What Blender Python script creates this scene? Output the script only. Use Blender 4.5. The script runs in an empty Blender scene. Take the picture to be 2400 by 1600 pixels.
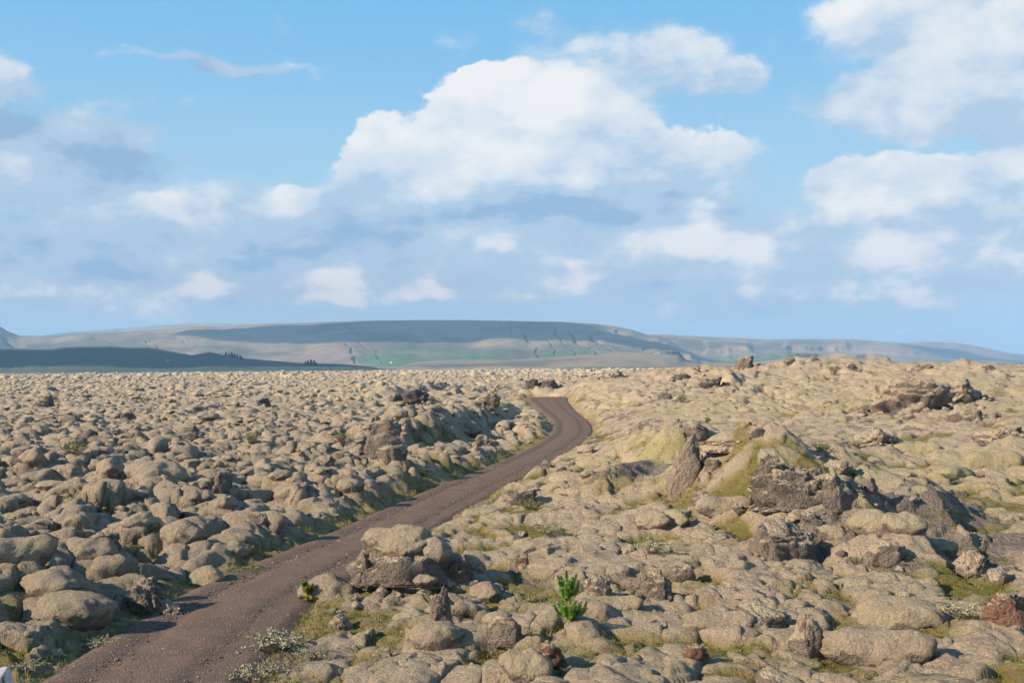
import bpy, bmesh, math, random
import numpy as np
from mathutils import Vector, Matrix
from math import radians as rad

random.seed(7)
rng = np.random.default_rng(7)
S = bpy.context.scene
COL = S.collection

# ------------------------------------------------------------------ camera
FPX, CX, CY = 2333.0, 1200.0, 800.0          # focal length and centre, in photograph pixels
CAM = Vector((0, 0, 7.0))
cd = bpy.data.cameras.new('camera'); cam = bpy.data.objects.new('camera', cd); COL.objects.link(cam)
cd.lens = 35.0; cd.sensor_width = 36.0; cd.clip_start = 0.1; cd.clip_end = 60000
PITCH, ROLL = 1.42, -0.52
cam.matrix_world = Matrix.Translation(CAM) @ Matrix.Rotation(rad(90 + PITCH), 4, 'X') @ Matrix.Rotation(rad(ROLL), 4, 'Z')
S.camera = cam
CR = np.array((Matrix.Rotation(rad(90 + PITCH), 3, 'X') @ Matrix.Rotation(rad(ROLL), 3, 'Z')))

def ray(px, py):
    d = CR @ np.array([(px - CX) / FPX, -(py - CY) / FPX, -1.0])
    return d / d[1]                           # scaled so that y == 1

def azel(px, py):
    d = ray(px, py)
    return math.atan2(d[0], 1.0), math.atan2(d[2], math.hypot(d[0], 1.0))

def at(px, py, Y):
    d = ray(px, py) * Y
    return d[0], Y, d[2] + CAM.z

# ------------------------------------------------------------------ light
SUN_EL = 27.0
SDX, SDY = 0.90, 0.43                          # horizontal direction the light travels
SUN_AZ = math.atan2(-SDX, -SDY)                # compass bearing of the sun, clockwise from +Y
sl = bpy.data.lights.new('sun', 'SUN'); sl.energy = 5.0; sl.angle = rad(0.5); sl.color = (1.0, 0.85, 0.66)
so = bpy.data.objects.new('sun', sl); COL.objects.link(so)
hd = math.hypot(SDX, SDY)
so.rotation_euler = Vector((SDX / hd * math.cos(rad(SUN_EL)), SDY / hd * math.cos(rad(SUN_EL)), -math.sin(rad(SUN_EL)))).to_track_quat('-Z', 'Y').to_euler()
so.location = (-40, -20, 60)
S.view_settings.view_transform = 'Standard'; S.view_settings.look = 'None'
S.view_settings.exposure = 0.60; S.view_settings.gamma = 1.0; S.view_settings.use_curve_mapping = False
S.render.engine = 'CYCLES'
S.cycles.max_bounces = 4; S.cycles.diffuse_bounces = 1; S.cycles.use_adaptive_sampling = True; S.cycles.adaptive_threshold = .02; S.cycles.volume_bounces = 1
S.cycles.use_denoising = True

class NT:
    """small helper to write node trees"""
    def __init__(s, nt): s.nt = nt; s.n = nt.nodes; s.l = nt.links
    def put(s, inp, v):
        if isinstance(v, bpy.types.NodeSocket): s.l.new(v, inp)
        else: inp.default_value = v
    def node(s, t, **k):
        n = s.n.new(t)
        for a, b in k.items(): setattr(n, a, b)
        return n
    def math(s, op, a, b=None, c=None, clamp=False):
        n = s.node('ShaderNodeMath', operation=op, use_clamp=clamp)
        s.put(n.inputs[0], a)
        if b is not None: s.put(n.inputs[1], b)
        if c is not None: s.put(n.inputs[2], c)
        return n.outputs[0]
    def vmath(s, op, a, b=None, scale=None):
        n = s.node('ShaderNodeVectorMath', operation=op)
        s.put(n.inputs[0], a)
        if b is not None: s.put(n.inputs[1], b)
        if scale is not None: s.put(n.inputs['Scale'], scale)
        return n.outputs['Value'] if op in ('DOT_PRODUCT', 'LENGTH', 'DISTANCE') else n.outputs[0]
    def noise(s, vec, scale, detail=4, rough=.5, dist=0, out=0, lac=2.0):
        n = s.node('ShaderNodeTexNoise')
        if vec is not None: s.l.new(vec, n.inputs['Vector'])
        n.inputs['Scale'].default_value = scale; n.inputs['Detail'].default_value = detail
        n.inputs['Roughness'].default_value = rough; n.inputs['Distortion'].default_value = dist
        n.inputs['Lacunarity'].default_value = lac
        return n.outputs[out]
    def voro(s, vec, scale, feature='F1', out=0, detail=0, rough=.5, smooth=None):
        n = s.node('ShaderNodeTexVoronoi', feature=feature)
        if vec is not None: s.l.new(vec, n.inputs['Vector'])
        n.inputs['Scale'].default_value = scale
        if 'Detail' in n.inputs: n.inputs['Detail'].default_value = detail; n.inputs['Roughness'].default_value = rough
        if smooth is not None: n.inputs['Smoothness'].default_value = smooth
        return n.outputs[out]
    def ss(s, v, a, b, lo=0.0, hi=1.0):
        n = s.node('ShaderNodeMapRange', interpolation_type='SMOOTHSTEP')
        s.put(n.inputs[0], v); s.put(n.inputs[1], a); s.put(n.inputs[2], b); s.put(n.inputs[3], lo); s.put(n.inputs[4], hi)
        return n.outputs[0]
    def lin(s, v, a, b, lo=0.0, hi=1.0, clamp=True):
        n = s.node('ShaderNodeMapRange', clamp=clamp)
        s.put(n.inputs[0], v); s.put(n.inputs[1], a); s.put(n.inputs[2], b); s.put(n.inputs[3], lo); s.put(n.inputs[4], hi)
        return n.outputs[0]
    def mix(s, f, a, b, mode='MIX'):
        n = s.node('ShaderNodeMix', data_type='RGBA', blend_type=mode)
        s.put(n.inputs[0], f); s.put(n.inputs[6], a if isinstance(a, bpy.types.NodeSocket) else (*a, 1)); s.put(n.inputs[7], b if isinstance(b, bpy.types.NodeSocket) else (*b, 1))
        return n.outputs[2]
    def attr(s, name):
        return s.node('ShaderNodeAttribute', attribute_name=name).outputs['Fac']

# ------------------------------------------------------------------ sky
W = bpy.data.worlds.new('World'); S.world = W; W.use_nodes = True
W.node_tree.nodes.clear()
t = NT(W.node_tree)
SKY = 0.10
sky = t.node('ShaderNodeTexSky', sky_type='NISHITA', sun_disc=False, sun_elevation=rad(SUN_EL), sun_rotation=SUN_AZ, altitude=100, air_density=1.0, dust_density=1.2, ozone_density=3.5)
tc = t.node('ShaderNodeTexCoord').outputs['Generated']
sep = t.node('ShaderNodeSeparateXYZ'); t.l.new(tc, sep.inputs[0])
X, Y_, Z_ = sep.outputs
az = t.math('ARCTAN2', X, Y_)
el = t.math('ARCSINE', Z_)
# the clouds get flatter and smaller towards the horizon
cmb = t.node('ShaderNodeCombineXYZ'); t.put(cmb.inputs[0], az); t.put(cmb.inputs[1], el)
uv = cmb.outputs[0]
seam = t.vmath('MULTIPLY', tc, (1, 1, 1.6))             # 3d coordinates on the sphere: no seam behind the camera
wamp = t.ss(el, .0, .22, .22, 1.0)
def vnoise(scale, detail, rough, amp):
    c = t.noise(seam, scale, detail, rough, out=1)
    return t.vmath('SCALE', t.vmath('MULTIPLY', t.vmath('SUBTRACT', c, (.5, .5, .5)), (amp, amp * .6, 0)), scale=wamp)
wuv = t.vmath('ADD', uv, vnoise(5, 3, .55, .085))
wuv = t.vmath('ADD', wuv, vnoise(15, 6, .62, .075))
# clouds seen in the photograph: centre, half width, height above and below the centre, density, whiteness
BL = [
 (1240,235,150,75,50,1.3,1.1),(1130,290,140,80,80,1.3,1.05),(1380,290,150,70,90,1.2,.95),(900,350,85,55,90,1.3,1.0),(960,430,150,80,70,1.2,.9),
 (1100,380,200,90,90,1.2,.75),(1330,400,240,80,70,1.2,.55),(1560,370,150,70,60,1.1,.8),(1690,350,130,50,50,.8,.75),(1200,490,300,42,45,1.6,-.75),(1480,475,240,34,40,1.5,-.75),
 (1620,110,110,80,70,.75,.5),(1600,190,150,60,50,.5,.1),(1330,110,140,70,70,.6,.30),(1460,120,90,60,60,.5,.3),(1770,160,80,40,50,.7,.5),
 (2100,30,150,70,70,1.0,.6),(2300,60,130,60,70,.9,.1),(2050,230,150,70,80,.9,.45),(2250,180,120,80,90,1.2,1.0),(2380,140,100,110,90,1.3,1.05),(2230,280,140,50,50,1.0,.5),(2380,290,90,40,60,1.0,.05),
 (2020,420,120,55,55,1.1,.9),(2150,450,90,50,50,1.1,.85),(2350,430,130,90,60,1.2,.95),(1950,510,240,30,35,.7,-.2),(2250,530,180,30,30,.7,-.15),
 (1640,570,140,60,50,1.0,.8),(1650,490,40,18,20,.7,.8),(1450,580,130,45,50,.6,.35),(2060,590,55,26,26,.9,.75),(2180,620,150,50,50,.8,.45),(2360,610,110,50,60,1.0,.65),(1800,690,70,35,30,.7,.55),(2190,705,60,24,24,.8,.65),
 (40,330,230,100,80,1.2,-.6),(20,170,75,60,60,.65,.45),(190,370,190,45,40,1.3,-.8),(40,420,100,45,45,.85,.5),(215,430,70,40,50,.7,.5),(260,495,50,26,26,.8,.7),(380,482,60,20,20,.8,.75),
 (500,510,260,70,60,.85,.2),(700,495,60,35,35,1.0,.9),(150,520,260,60,60,.7,.1),(400,590,520,45,50,1.1,-.25),(900,560,350,30,40,.7,-.3),(1150,570,180,40,40,.85,.55),(1240,560,90,30,35,.8,.65),(960,640,90,40,40,.6,.45),
 (30,650,80,24,26,.75,.6),(80,690,120,26,26,.75,.55),(290,690,90,30,32,.8,.7),(470,670,100,30,40,.75,.5),(720,655,140,26,28,.7,.5),(600,630,500,40,40,.9,-.15),(1100,650,160,40,40,.5,.2),
 (560,150,150,22,18,.9,.15),(400,143,200,16,14,.5,.1),(440,50,45,50,50,.30,.55),(1070,100,80,45,35,.25,.5),(250,745,320,26,24,.4,.3),(1800,650,700,60,60,.75,.0),(350,600,300,22,20,.8,.45),(1050,600,260,20,20,.7,.5),(1500,650,260,20,20,.6,.45),(900,700,300,16,16,.5,.45),(2250,660,240,20,20,.7,.5),(1750,560,300,60,50,.5,.2),(2200,590,300,50,50,.6,.1),(1300,720,900,45,40,.35,.0),
]
# summed one after the other (each step waits for the last, which keeps the shader's stack small)
acc = None
for px, py, rx, ru, rd, w, wh in BL:
    if wh > .4 and py > 400 and rx < 200: w *= 2.0
    elif wh > .3 and py < 300: w *= 1.35
    a, e = azel(px, py)
    rxx, rm = rx * 1.0 / FPX, (ru + rd) / 2 / FPX
    src = wuv if acc is None else t.vmath('ADD', wuv, t.vmath('MULTIPLY', acc, (1e-7, 1e-7, 0)))
    d = t.vmath('MULTIPLY', t.vmath('SUBTRACT', src, (a, e, 0)), (1 / rxx, 1 / rm, 0))
    g = t.math('MULTIPLY', t.math('EXPONENT', t.math('MULTIPLY', t.math('POWER', t.vmath('DOT_PRODUCT', d, d), 1.5 if wh > .3 else 1.0), -1.0)), w)
    hgt_ = t.vmath('ADD', t.vmath('MULTIPLY', d, (0, .42, 0)), (1, wh, 0))
    term = t.vmath('SCALE', hgt_, scale=g)
    acc = term if acc is None else t.vmath('ADD', acc, term)
sa = t.node('ShaderNodeSeparateXYZ'); t.l.new(acc, sa.inputs[0]); G, H = sa.outputs[0], sa.outputs[1]
hrel = t.math('DIVIDE', H, t.math('ADD', G, .05))
# billows
bil = t.noise(seam, 14, 8, .58, .25)
bil2 = t.math('SUBTRACT', 1.0, t.voro(t.vmath('ADD', seam, t.vmath('MULTIPLY', t.noise(seam, 20, 3, .5, out=1), (.03, .03, .03))), 26, 'F1', 0, 3, .55))
# elsewhere (out of the frame): broken cloud of the same kind
out_ = t.ss(t.math('MAXIMUM', t.math('ABSOLUTE', az), t.math('MULTIPLY', el, 1.35)), .53, .68)
far_n = t.math('MULTIPLY', t.ss(t.noise(seam, 2.6, 6, .58), .50, .70), out_)
Gall = t.math('ADD', G, t.math('MULTIPLY', far_n, .9))
dens = t.math('ADD', Gall, t.math('MULTIPLY', t.math('SUBTRACT', bil, .5), t.math('ADD', t.math('MULTIPLY', G, .75), .25)))
dens = t.math('ADD', dens, t.math('MULTIPLY', t.math('SUBTRACT', bil2, .55), .30))
seamf = t.vmath('MULTIPLY', seam, (1, 1, 1.35))
broad = t.math('SUBTRACT', t.noise(seamf, 6.5, 5, .55, .3), .5)
broad2 = t.math('SUBTRACT', t.noise(seamf, 10.5, 6, .6, .2), .5)
dens = t.math('ADD', dens, t.math('MULTIPLY', broad2, t.ss(hrel, .8, .0, .3, 2.2)))
crisp = t.ss(hrel, .35, 1.0)
al_soft = t.ss(dens, .02, .80)
al_hard = t.ss(dens, .30, .64)
mx = t.node('ShaderNodeMix', data_type='FLOAT'); t.put(mx.inputs[0], crisp); t.put(mx.inputs[2], al_soft); t.put(mx.inputs[3], al_hard)
alpha = t.math('MULTIPLY', mx.outputs[0], .97)
relief = t.math('SUBTRACT', t.noise(seam, 9, 7, .58, .2), t.noise(t.vmath('ADD', seam, (.022, 0, -.034)), 9, 7, .58, .2))
lit = t.math('ADD', t.math('MULTIPLY_ADD', relief, 2.6, hrel), t.math('MULTIPLY', t.math('SUBTRACT', bil2, .55), .35))
lit = t.math('ADD', lit, t.math('MULTIPLY', far_n, .45))
lit = t.math('ADD', lit, t.math('MULTIPLY', broad, 3.0))
lit = t.math('ADD', lit, t.math('MULTIPLY', broad2, t.ss(el, .25, .1, 1.2, 3.6)))
k = 1 / SKY
def C(r, g, b): return (r * k * .66, g * k * .66, b * k * .66)
low = t.ss(el, 0.0, .19)
white = t.mix(low, C(.90, .80, .80), C(.95, .935, .92))
shade = t.mix(low, C(.46, .55, .69), C(.46, .61, .79))
mid = t.mix(low, C(.56, .62, .73), C(.72, .79, .87))
cc = t.mix(t.ss(lit, -.25, .55), shade, mid)
cc = t.mix(t.ss(lit, -.45, -1.1), cc, C(.30, .47, .68))
w0 = t.lin(el, .08, .2, .12, .35); w1 = t.lin(el, .08, .2, .80, 1.45)
cc = t.mix(t.ss(lit, w0, w1), cc, white)
# blue of the clear air, paler towards the horizon
bs = t.mix(t.ss(el, .0, .17), C(.46, .575, .69), C(.44, .69, .86))
bs = t.mix(t.ss(el, .12, .36), bs, C(.20, .53, .87))
bs = t.mix(t.ss(el, .33, 1.0), bs, C(.045, .17, .45))
skyc = t.mix(.92, sky.outputs[0], bs)
fin = t.mix(alpha, skyc, cc)
bg = t.node('ShaderNodeBackground'); t.l.new(fin, bg.inputs[0]); bg.inputs[1].default_value = SKY
wo = t.node('ShaderNodeOutputWorld'); t.l.new(bg.outputs[0], wo.inputs[0])
W.cycles.sampling_method = 'MANUAL'; W.cycles.sample_map_resolution = 512

# ------------------------------------------------------------------ noise in numpy
def _h(ix, iy, s):
    n = (ix.astype(np.int64) * 374761393 + iy.astype(np.int64) * 668265263 + s * 1442695041) & 0xffffffff
    n = ((n ^ (n >> 13)) * 1274126177) & 0xffffffff
    n = ((n ^ (n >> 15)) * 2246822519) & 0xffffffff
    return ((n ^ (n >> 16)) & 0xffffff) / float(0x1000000)
def vn(x, y, s=0):
    ix, iy = np.floor(x), np.floor(y); fx, fy = x - ix, y - iy
    fx = fx * fx * fx * (fx * (fx * 6 - 15) + 10); fy = fy * fy * fy * (fy * (fy * 6 - 15) + 10)
    a, b, c, d = _h(ix, iy, s), _h(ix + 1, iy, s), _h(ix, iy + 1, s), _h(ix + 1, iy + 1, s)
    return ((a + (b - a) * fx) * (1 - fy) + (c + (d - c) * fx) * fy) * 2 - 1
def fbm(x, y, s=0, o=4, g=.5):
    r = 0; a = 1; n = 0
    for i in range(o):
        r = r + a * vn(x, y, s + i * 17); n += a
        x, y = (x * .8 - y * .6) * 2.03 + 11.3, (x * .6 + y * .8) * 2.03 - 7.1; a *= g
    return r / n
def vn3(x, y, z, s=0):
    ix, iy, iz = np.floor(x), np.floor(y), np.floor(z); fx, fy, fz = x - ix, y - iy, z - iz
    f = lambda q: q * q * (3 - 2 * q)
    fx, fy, fz = f(fx), f(fy), f(fz)
    def pl(k_):
        q = s + (iz + k_) * 91
        q = q.astype(np.int64)
        a, b, c, d = _h(ix, iy, q), _h(ix + 1, iy, q), _h(ix, iy + 1, q), _h(ix + 1, iy + 1, q)
        return (a + (b - a) * fx) * (1 - fy) + (c + (d - c) * fx) * fy
    return (pl(0) * (1 - fz) + pl(1) * fz) * 2 - 1
def fbm3(p, sc, s=0, o=4, g=.5, ridged=False):
    r = 0; a = 1; n = 0; x, y, z = p[:, 0] * sc, p[:, 1] * sc, p[:, 2] * sc
    for i in range(o):
        v = vn3(x, y, z, s + i * 13)
        if ridged: v = 1 - 2 * np.abs(v)
        r = r + a * v; n += a; a *= g; x, y, z = x * 2.1 + 3.7, y * 2.1 - 5.2, z * 2.1 + 1.9
    return r / n
def worley(x, y, s=0):
    ix, iy = np.floor(x), np.floor(y)
    f1 = np.full(x.shape, 9.0); f2 = np.full(x.shape, 9.0); cx_ = np.zeros(x.shape); cy_ = np.zeros(x.shape); cid = np.zeros(x.shape)
    for i in (-1, 0, 1):
        for j in (-1, 0, 1):
            a, b = ix + i, iy + j
            px, py = a + .08 + .84 * _h(a, b, s), b + .08 + .84 * _h(a, b, s + 5)
            d = np.hypot(px - x, py - y)
            m = d < f1
            f2 = np.where(m, f1, np.minimum(f2, d)); f1 = np.where(m, d, f1)
            cx_ = np.where(m, px, cx_); cy_ = np.where(m, py, cy_); cid = np.where(m, _h(a, b, s + 9), cid)
    return f1, f2, cx_, cy_, cid
def sst(a, b, x):
    q = np.clip((x - a) / (b - a), 0, 1); return q * q * (3 - 2 * q)

# ------------------------------------------------------------------ the road line
# photograph pixel of the track's centre, distance, half width in metres
ROADPTS = [(-260,2300,12.4,1.9),(60,1790,16.6,1.85),(330,1590,22.3,1.95),(560,1408,30.2,1.9),(720,1322,35.5,1.8),(870,1253,42,1.75),(1000,1188,50,1.75),(1100,1140,58,1.75),(1195,1098,68,1.7),
           (1278,1058,81,1.7),(1322,1030,92,1.7),(1341,1008,104,1.75),(1335,985,117,1.8),(1312,965,130,2.0),(1293,948,143,2.4),(1284,937,152,2.9),(1283,930,159,3.0),(1272,934,169,2.6),(1262,946,182,2.2)]
RP = np.array([(*at(px, py, Y), hw * .99) for px, py, Y, hw in ROADPTS])
def catmull(P, n=12):
    out = []
    for i in range(len(P) - 1):
        p0, p1, p2, p3 = P[max(i - 1, 0)], P[i], P[i + 1], P[min(i + 2, len(P) - 1)]
        for k_ in range(n):
            q = k_ / n
            out.append(.5 * ((2 * p1) + (-p0 + p2) * q + (2 * p0 - 5 * p1 + 4 * p2 - p3) * q * q + (-p0 + 3 * p1 - 3 * p2 + p3) * q ** 3))
    out.append(P[-1]); return np.array(out)
RC = catmull(RP, 8)
def road_query(x, y):
    """distance to the centre line, road height there, half width, signed side (+ right)"""
    best = np.full(x.shape, 1e9); z = np.zeros(x.shape); hw = np.ones(x.shape); sg = np.ones(x.shape)
    for a, b in zip(RC[:-1], RC[1:]):
        ex, ey = b[0] - a[0], b[1] - a[1]; L = ex * ex + ey * ey
        q = np.clip(((x - a[0]) * ex + (y - a[1]) * ey) / L, 0, 1)
        dx, dy = x - a[0] - q * ex, y - a[1] - q * ey
        d = np.hypot(dx, dy); m = d < best
        best = np.where(m, d, best); z = np.where(m, a[2] + (b[2] - a[2]) * q, z); hw = np.where(m, a[3] + (b[3] - a[3]) * q, hw)
        sg = np.where(m, np.sign(ey * dx - ex * dy), sg)
    return best, z, hw, sg

# ------------------------------------------------------------------ the lie of the land: photograph pixel and distance
MC = []
for px in (-500, -100, 300, 700):
    for Y in (14, 22, 32, 48, 75, 120, 200, 340, 600, 1000, 2000, 3600): MC.append((px, Y, .12))
for px in (1100,):
    for Y in (14, 22, 32, 48, 300, 600, 1000, 2000, 3600): MC.append((px, Y, .35))
for px in (1500, 1900, 2300, 2700):
    for Y in (520, 1000, 2000, 3600): MC.append((px, Y, .3))
LAND = [
 (1000,1060,80),(850,1070,76),(1120,1060,82),(1050,985,128),(1200,990,128),(900,960,160),(1150,925,190),(1350,912,185),(1250,905,260),
 (1340,1600,20.5),(1700,1600,20.3),(2100,1600,20.1),(2400,1600,20),(2700,1600,20),
 (1300,1400,28.5),(1600,1400,28),(2000,1400,27.4),(2400,1400,27),(2700,1400,27),
 (1250,1250,39),(1500,1250,38),(1750,1250,35.5),(2050,1330,32),(2350,1270,35),(2700,1270,35),
 (1350,1120,56),(1500,1130,52),(1640,1090,53),(1800,1130,45),(1960,1180,41),(2100,1230,38.5),(2300,1160,46),(2600,1160,46),
 (1420,1030,80),(1560,1020,72),(1750,1030,66),(1950,1060,60),(2150,1090,58),(2400,1040,60),(2700,1040,60),
 (1380,960,128),(1520,950,115),(1700,970,98),(1900,980,90),(2100,990,85),(2350,965,84),(2600,965,84),
 (1340,905,168),(1450,895,160),(1600,905,140),(1800,905,130),(2000,915,120),(2170,905,112),(2400,900,110),(2700,900,110),
 (1420,882,190),(1520,868,200),(1600,870,185),(1730,866,175),(1820,860,168),(1900,851,165),(1990,857,160),(2100,863,155),(2250,866,150),(2350,862,150),(2440,866,148),(2800,868,150),
]
# the land falls away behind the crest of the right-hand rise
for px in (1520, 1700, 1900, 2100, 2300, 2600): MC.append((px, 290, 2.6))
for px in (1300, 1400): MC.append((px, 330, 1.6))
for px, py, Y in LAND:
    x, y, z = at(px, py + (12 if 120 < Y < 210 and px > 1380 else 3), Y); MC.append((px, Y, z))
for p in RP[1:-1]:
    MC.append((CX + p[0] / p[1] * FPX, p[1], p[2] + .15))
MC = np.array(MC)
def feat(u, Y): return np.stack([u * 5.5, np.log(Y) * 2.4], -1)
MF = feat((MC[:, 0] - CX) / FPX, MC[:, 1])
def kern(a, b):
    d2 = ((a[:, None, :] - b[None, :, :]) ** 2).sum(-1)
    return np.sqrt(d2 + .02)
Kq = kern(MF, MF) + np.eye(len(MF)) * -.02
MW = np.linalg.solve(Kq, MC[:, 2] - .4)
def macro(x, y):
    r = np.hypot(x, y)
    Y = np.maximum(y, .55 * r)                      # beside and behind the camera the land just goes on
    u = np.clip(x / np.maximum(Y, 1e-3), -.75, .75)
    Yc = np.clip(Y, 14, 3600)
    f = feat(u, Yc); z = np.empty(x.shape)
    for i in range(0, len(x), 60000): z[i:i + 60000] = kern(f[i:i + 60000], MF) @ MW + .4
    return z + 5.0 * (1 - sst(2.5, 12.5, np.hypot(x, y)))

def P2(px, Y): return (px - CX) / FPX * Y, Y
# long hummocks: line in plan, height, width on the left and on the right of the line
RIDGES = [
 ([P2(1415,47), P2(1480,50), P2(1560,54)], 1.05, 3.2, 2.4),
 ([P2(1880,165), P2(1960,168)], 0.7, 16, 12), ([P2(1585,175), P2(1620,172)], .8, 9, 7), ([P2(2180,152), P2(2290,150)], .9, 12, 9), ([P2(1740,172), P2(1760,170)], .6, 6, 5),
 ([P2(960,80), P2(1035,91), P2(1110,108), P2(1175,128)], 2.0, 10, 3.0),      # the one that shades the hollow left of the track
 ([P2(1000,64), P2(960,56), P2(915,50.5)], .75, 5, 2.2),                                  # bank whose shadow falls on the track
 ([P2(1600,60), P2(1760,52.5), P2(1850,46), P2(1985,42.5), P2(2150,39)], 1.5, 7, 2.6),
 ([P2(1760,43), P2(1880,39), P2(1990,35.5), P2(2120,33)], 1.5, 4.5, 2.2),
 ([P2(890,200), P2(980,215), P2(1080,240)], 2.0, 9, 5),
 ([P2(1580,160), P2(1640,150), P2(1710,144)], 1.3, 8, 3.5),
 ([P2(-60,31), P2(90,29), P2(170,26.5)], 1.1, 5, 2.6),
 ([P2(300,44), P2(430,49), P2(360,54)], .7, 5, 2.4),
 ([P2(520,41), P2(640,43)], .8, 4, 2.4),
 ([P2(280,75), P2(420,66)], .9, 4, 3),
 ([P2(560,62), P2(660,60)], .7, 4, 2.4),
 ([P2(1075,190), P2(1200,205)], 1.4, 8, 5),
]
HOLLOWS = [(1135,94,1.9,7),(120,25.8,1.2,3.2),(420,34,1.1,3.2),(640,45,.8,3),(300,58,.9,4),(2230,33,.5,4),(2000,34,.6,3)]
def seg_profile(x, y, pts, h, wl, wr):
    best = np.full(x.shape, 1e9); sg = np.ones(x.shape)
    for a, b in zip(pts[:-1], pts[1:]):
        ex, ey = b[0] - a[0], b[1] - a[1]; L = ex * ex + ey * ey
        q = np.clip(((x - a[0]) * ex + (y - a[1]) * ey) / L, 0, 1)
        dx, dy = x - a[0] - q * ex, y - a[1] - q * ey
        d = np.hypot(dx, dy); m = d < best
        best = np.where(m, d, best); sg = np.where(m, dx * 1.0, sg)     # which side faces away from the sun
    w = np.where(sg > 0, wr, wl) * (1 + .25 * vn(x * .35, y * .35, 77))
    q = np.clip(best / w, 0, 1)
    return h * (1 - q * q * (3 - 2 * q)) * (1 + .25 * vn(x * .5, y * .5, 31))

def land(x, y, full=True):
    """height, and what grows there; returns x, y, z after the moss has bulged sideways"""
    x = np.asarray(x, float); y = np.asarray(y, float)
    r = np.hypot(x, y); z = macro(x, y)
    u = x / np.maximum(y, 1.0)
    right = sst(-.02, .10, u - .02) * sst(260, 180, y) * (y > 0) * (1 - .65 * sst(85, 130, y))       # the smooth mossy rise on the right
    z = z + fbm(x / 34, y / 34, 3, 3) * .7 * sst(60, 200, r) + (1 - 2 * np.abs(fbm(x / 13, y / 13, 9, 3))) * .55 * (1 - right) * sst(25, 60, r) - .2 * (1 - right) + fbm(x / 11, y / 11, 8, 3) * (.30 + .15 * (1 - right)) * sst(8, 20, r)
    for pts, h, wl, wr in RIDGES: z = z + seg_profile(x, y, pts, h, wl, wr)
    for px, Y, dp, rr in HOLLOWS:
        hx, hy = P2(px, Y); q = np.clip(np.hypot(x - hx, y - hy) / rr, 0, 1); z = z - dp * (1 - q * q * (3 - 2 * q))
    z = z - 9.0 * sst(0, 1, 0 * r)
    rd, rz, hw, sg = road_query(x, y)
    edge = hw + .10 + .75 * fbm(x / 1.7, y / 1.7, 41, 5, .7)
    right = np.maximum(right, np.where((sg > 0) & (y > 0), .85 * sst(120, 80, r), 0))
    lefts = np.where(sg < 0, 1.0, .55)
    z = np.where(r < 260, z + (rz + .05 - z) * (1 - sst(edge, edge + 6.5, rd)) * .8 * lefts, z)
    off = sst(edge - .1, edge + 1.6, rd)                                   # 0 on the road, 1 well away from it
    near = (r < 260)
    off = np.where(near, off, 1.0)
    mound = np.exp(-(((x - 6.3) / 2.6) ** 2 + ((y - 50.5) / 3.2) ** 2) * 1.2)
    # cushions of moss over the lava
    wx = x + .85 * fbm(x / 2.2, y / 2.2, 51, 4); wy = y + .85 * fbm(x / 2.2, y / 2.2, 57, 4)
    f1, f2, c1, c2, ci = worley(wx / 1.95, wy / 1.75, 61)
    e = np.clip((f2 - f1) / .42, 0, 1); dA = (.40 * np.sqrt(1 - (1 - e) ** 2) + .75 * np.clip(1 - 1.5 * f1 * f1, 0, 1)) * (.25 + .85 * ci)
    ox = (wx / 1.95 - c1); oy = (wy / 1.75 - c2); on = np.hypot(ox, oy) + 1e-3
    g1, g2, b1, b2, bi = worley(wx / .80 + 4.4, wy / .72, 67)
    eb = np.clip((g2 - g1) / .46, 0, 1); dB = (.45 * np.sqrt(1 - (1 - eb) ** 2) + .65 * np.clip(1 - 1.5 * g1 * g1, 0, 1)) * (.15 + .95 * bi)
    px_ = (wx / .80 + 4.4 - b1); py_ = (wy / .72 - b2); pn = np.hypot(px_, py_) + 1e-3
    rough = np.clip(.55 + .5 * fbm(x / 14, y / 14, 71, 3) + .35 * (1 - right), .35, 1.2)
    farf = 1 + .35 * sst(120, 400, r)
    rough = rough * (1 - .8 * mound)
    soft_ = np.sqrt(np.clip(off, 0, 1)) * np.where(near, .38 + .62 * sst(edge, edge + 5.5, rd), 1); lf_ = (1 - right) * sst(200, 90, r)
    aA = (.52 + .26 * lf_) * rough * soft_ * farf * (1 - .30 * right); aB = (.25 + .10 * lf_) * soft_ * (.6 + .6 * rough) * (1 - .75 * mound) * farf * (1 - .25 * right)
    # green hollows between the cushions
    pat = fbm(x / 3.2, y / 3.2, 81, 4, .6)
    green = sst(-.04, .15, pat + .07 * right * sst(70, 40, r) - .25 * sst(60, 160, r) + .22 * (rd < hw + 3.5) * near) * (1 - sst(.34, .85, dA * .8 + dB * .3))
    green = np.where(r > 350, 0, green) * (1 - .85 * np.exp(-(((x - 7.5) / 5) ** 2 + ((y - 50) / 6) ** 2)))
    flat = 1 - .6 * green
    bil_ = (1 - 2.2 * np.abs(fbm(x / 4.2, y / 4.2, 121, 2))) * .42 * off * rough + (1 - 2.2 * np.abs(fbm(x / .8, y / .8, 125, 2))) * .085 * off * sst(220, 120, r)
    z = z + dA * aA * flat + dB * aB * flat + bil_ * flat
    if full:
        h1, h2, _a, _b, hi_ = worley(wx / .43 + 9.1 + .4 * fbm(x / .5, y / .5, 95, 2), wy / .40, 69)
        z = z + (np.sqrt(1 - (1 - np.clip((h2 - h1) / .5, 0, 1)) ** 2) - .5) * .095 * (.3 + hi_) * off * sst(150, 70, r) * sst(-.35, .25, fbm(x / 5, y / 5, 97, 3)) * (1 - mound)
        z = z + fbm(x / .40, y / .40, 91, 4, .6) * .055 * off * sst(140, 60, r)
        k1 = .32 * aA * np.sin(np.pi * np.clip(e, 0, 1)) ; k2 = .30 * aB * np.sin(np.pi * np.clip(eb, 0, 1))
        nx = x + ox / on * k1 + px_ / pn * k2; ny = y + oy / on * k1 + py_ / pn * k2
    else: nx, ny = x, y
    z = np.where(near, z * off + (rz - .16) * (1 - off), z)
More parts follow.
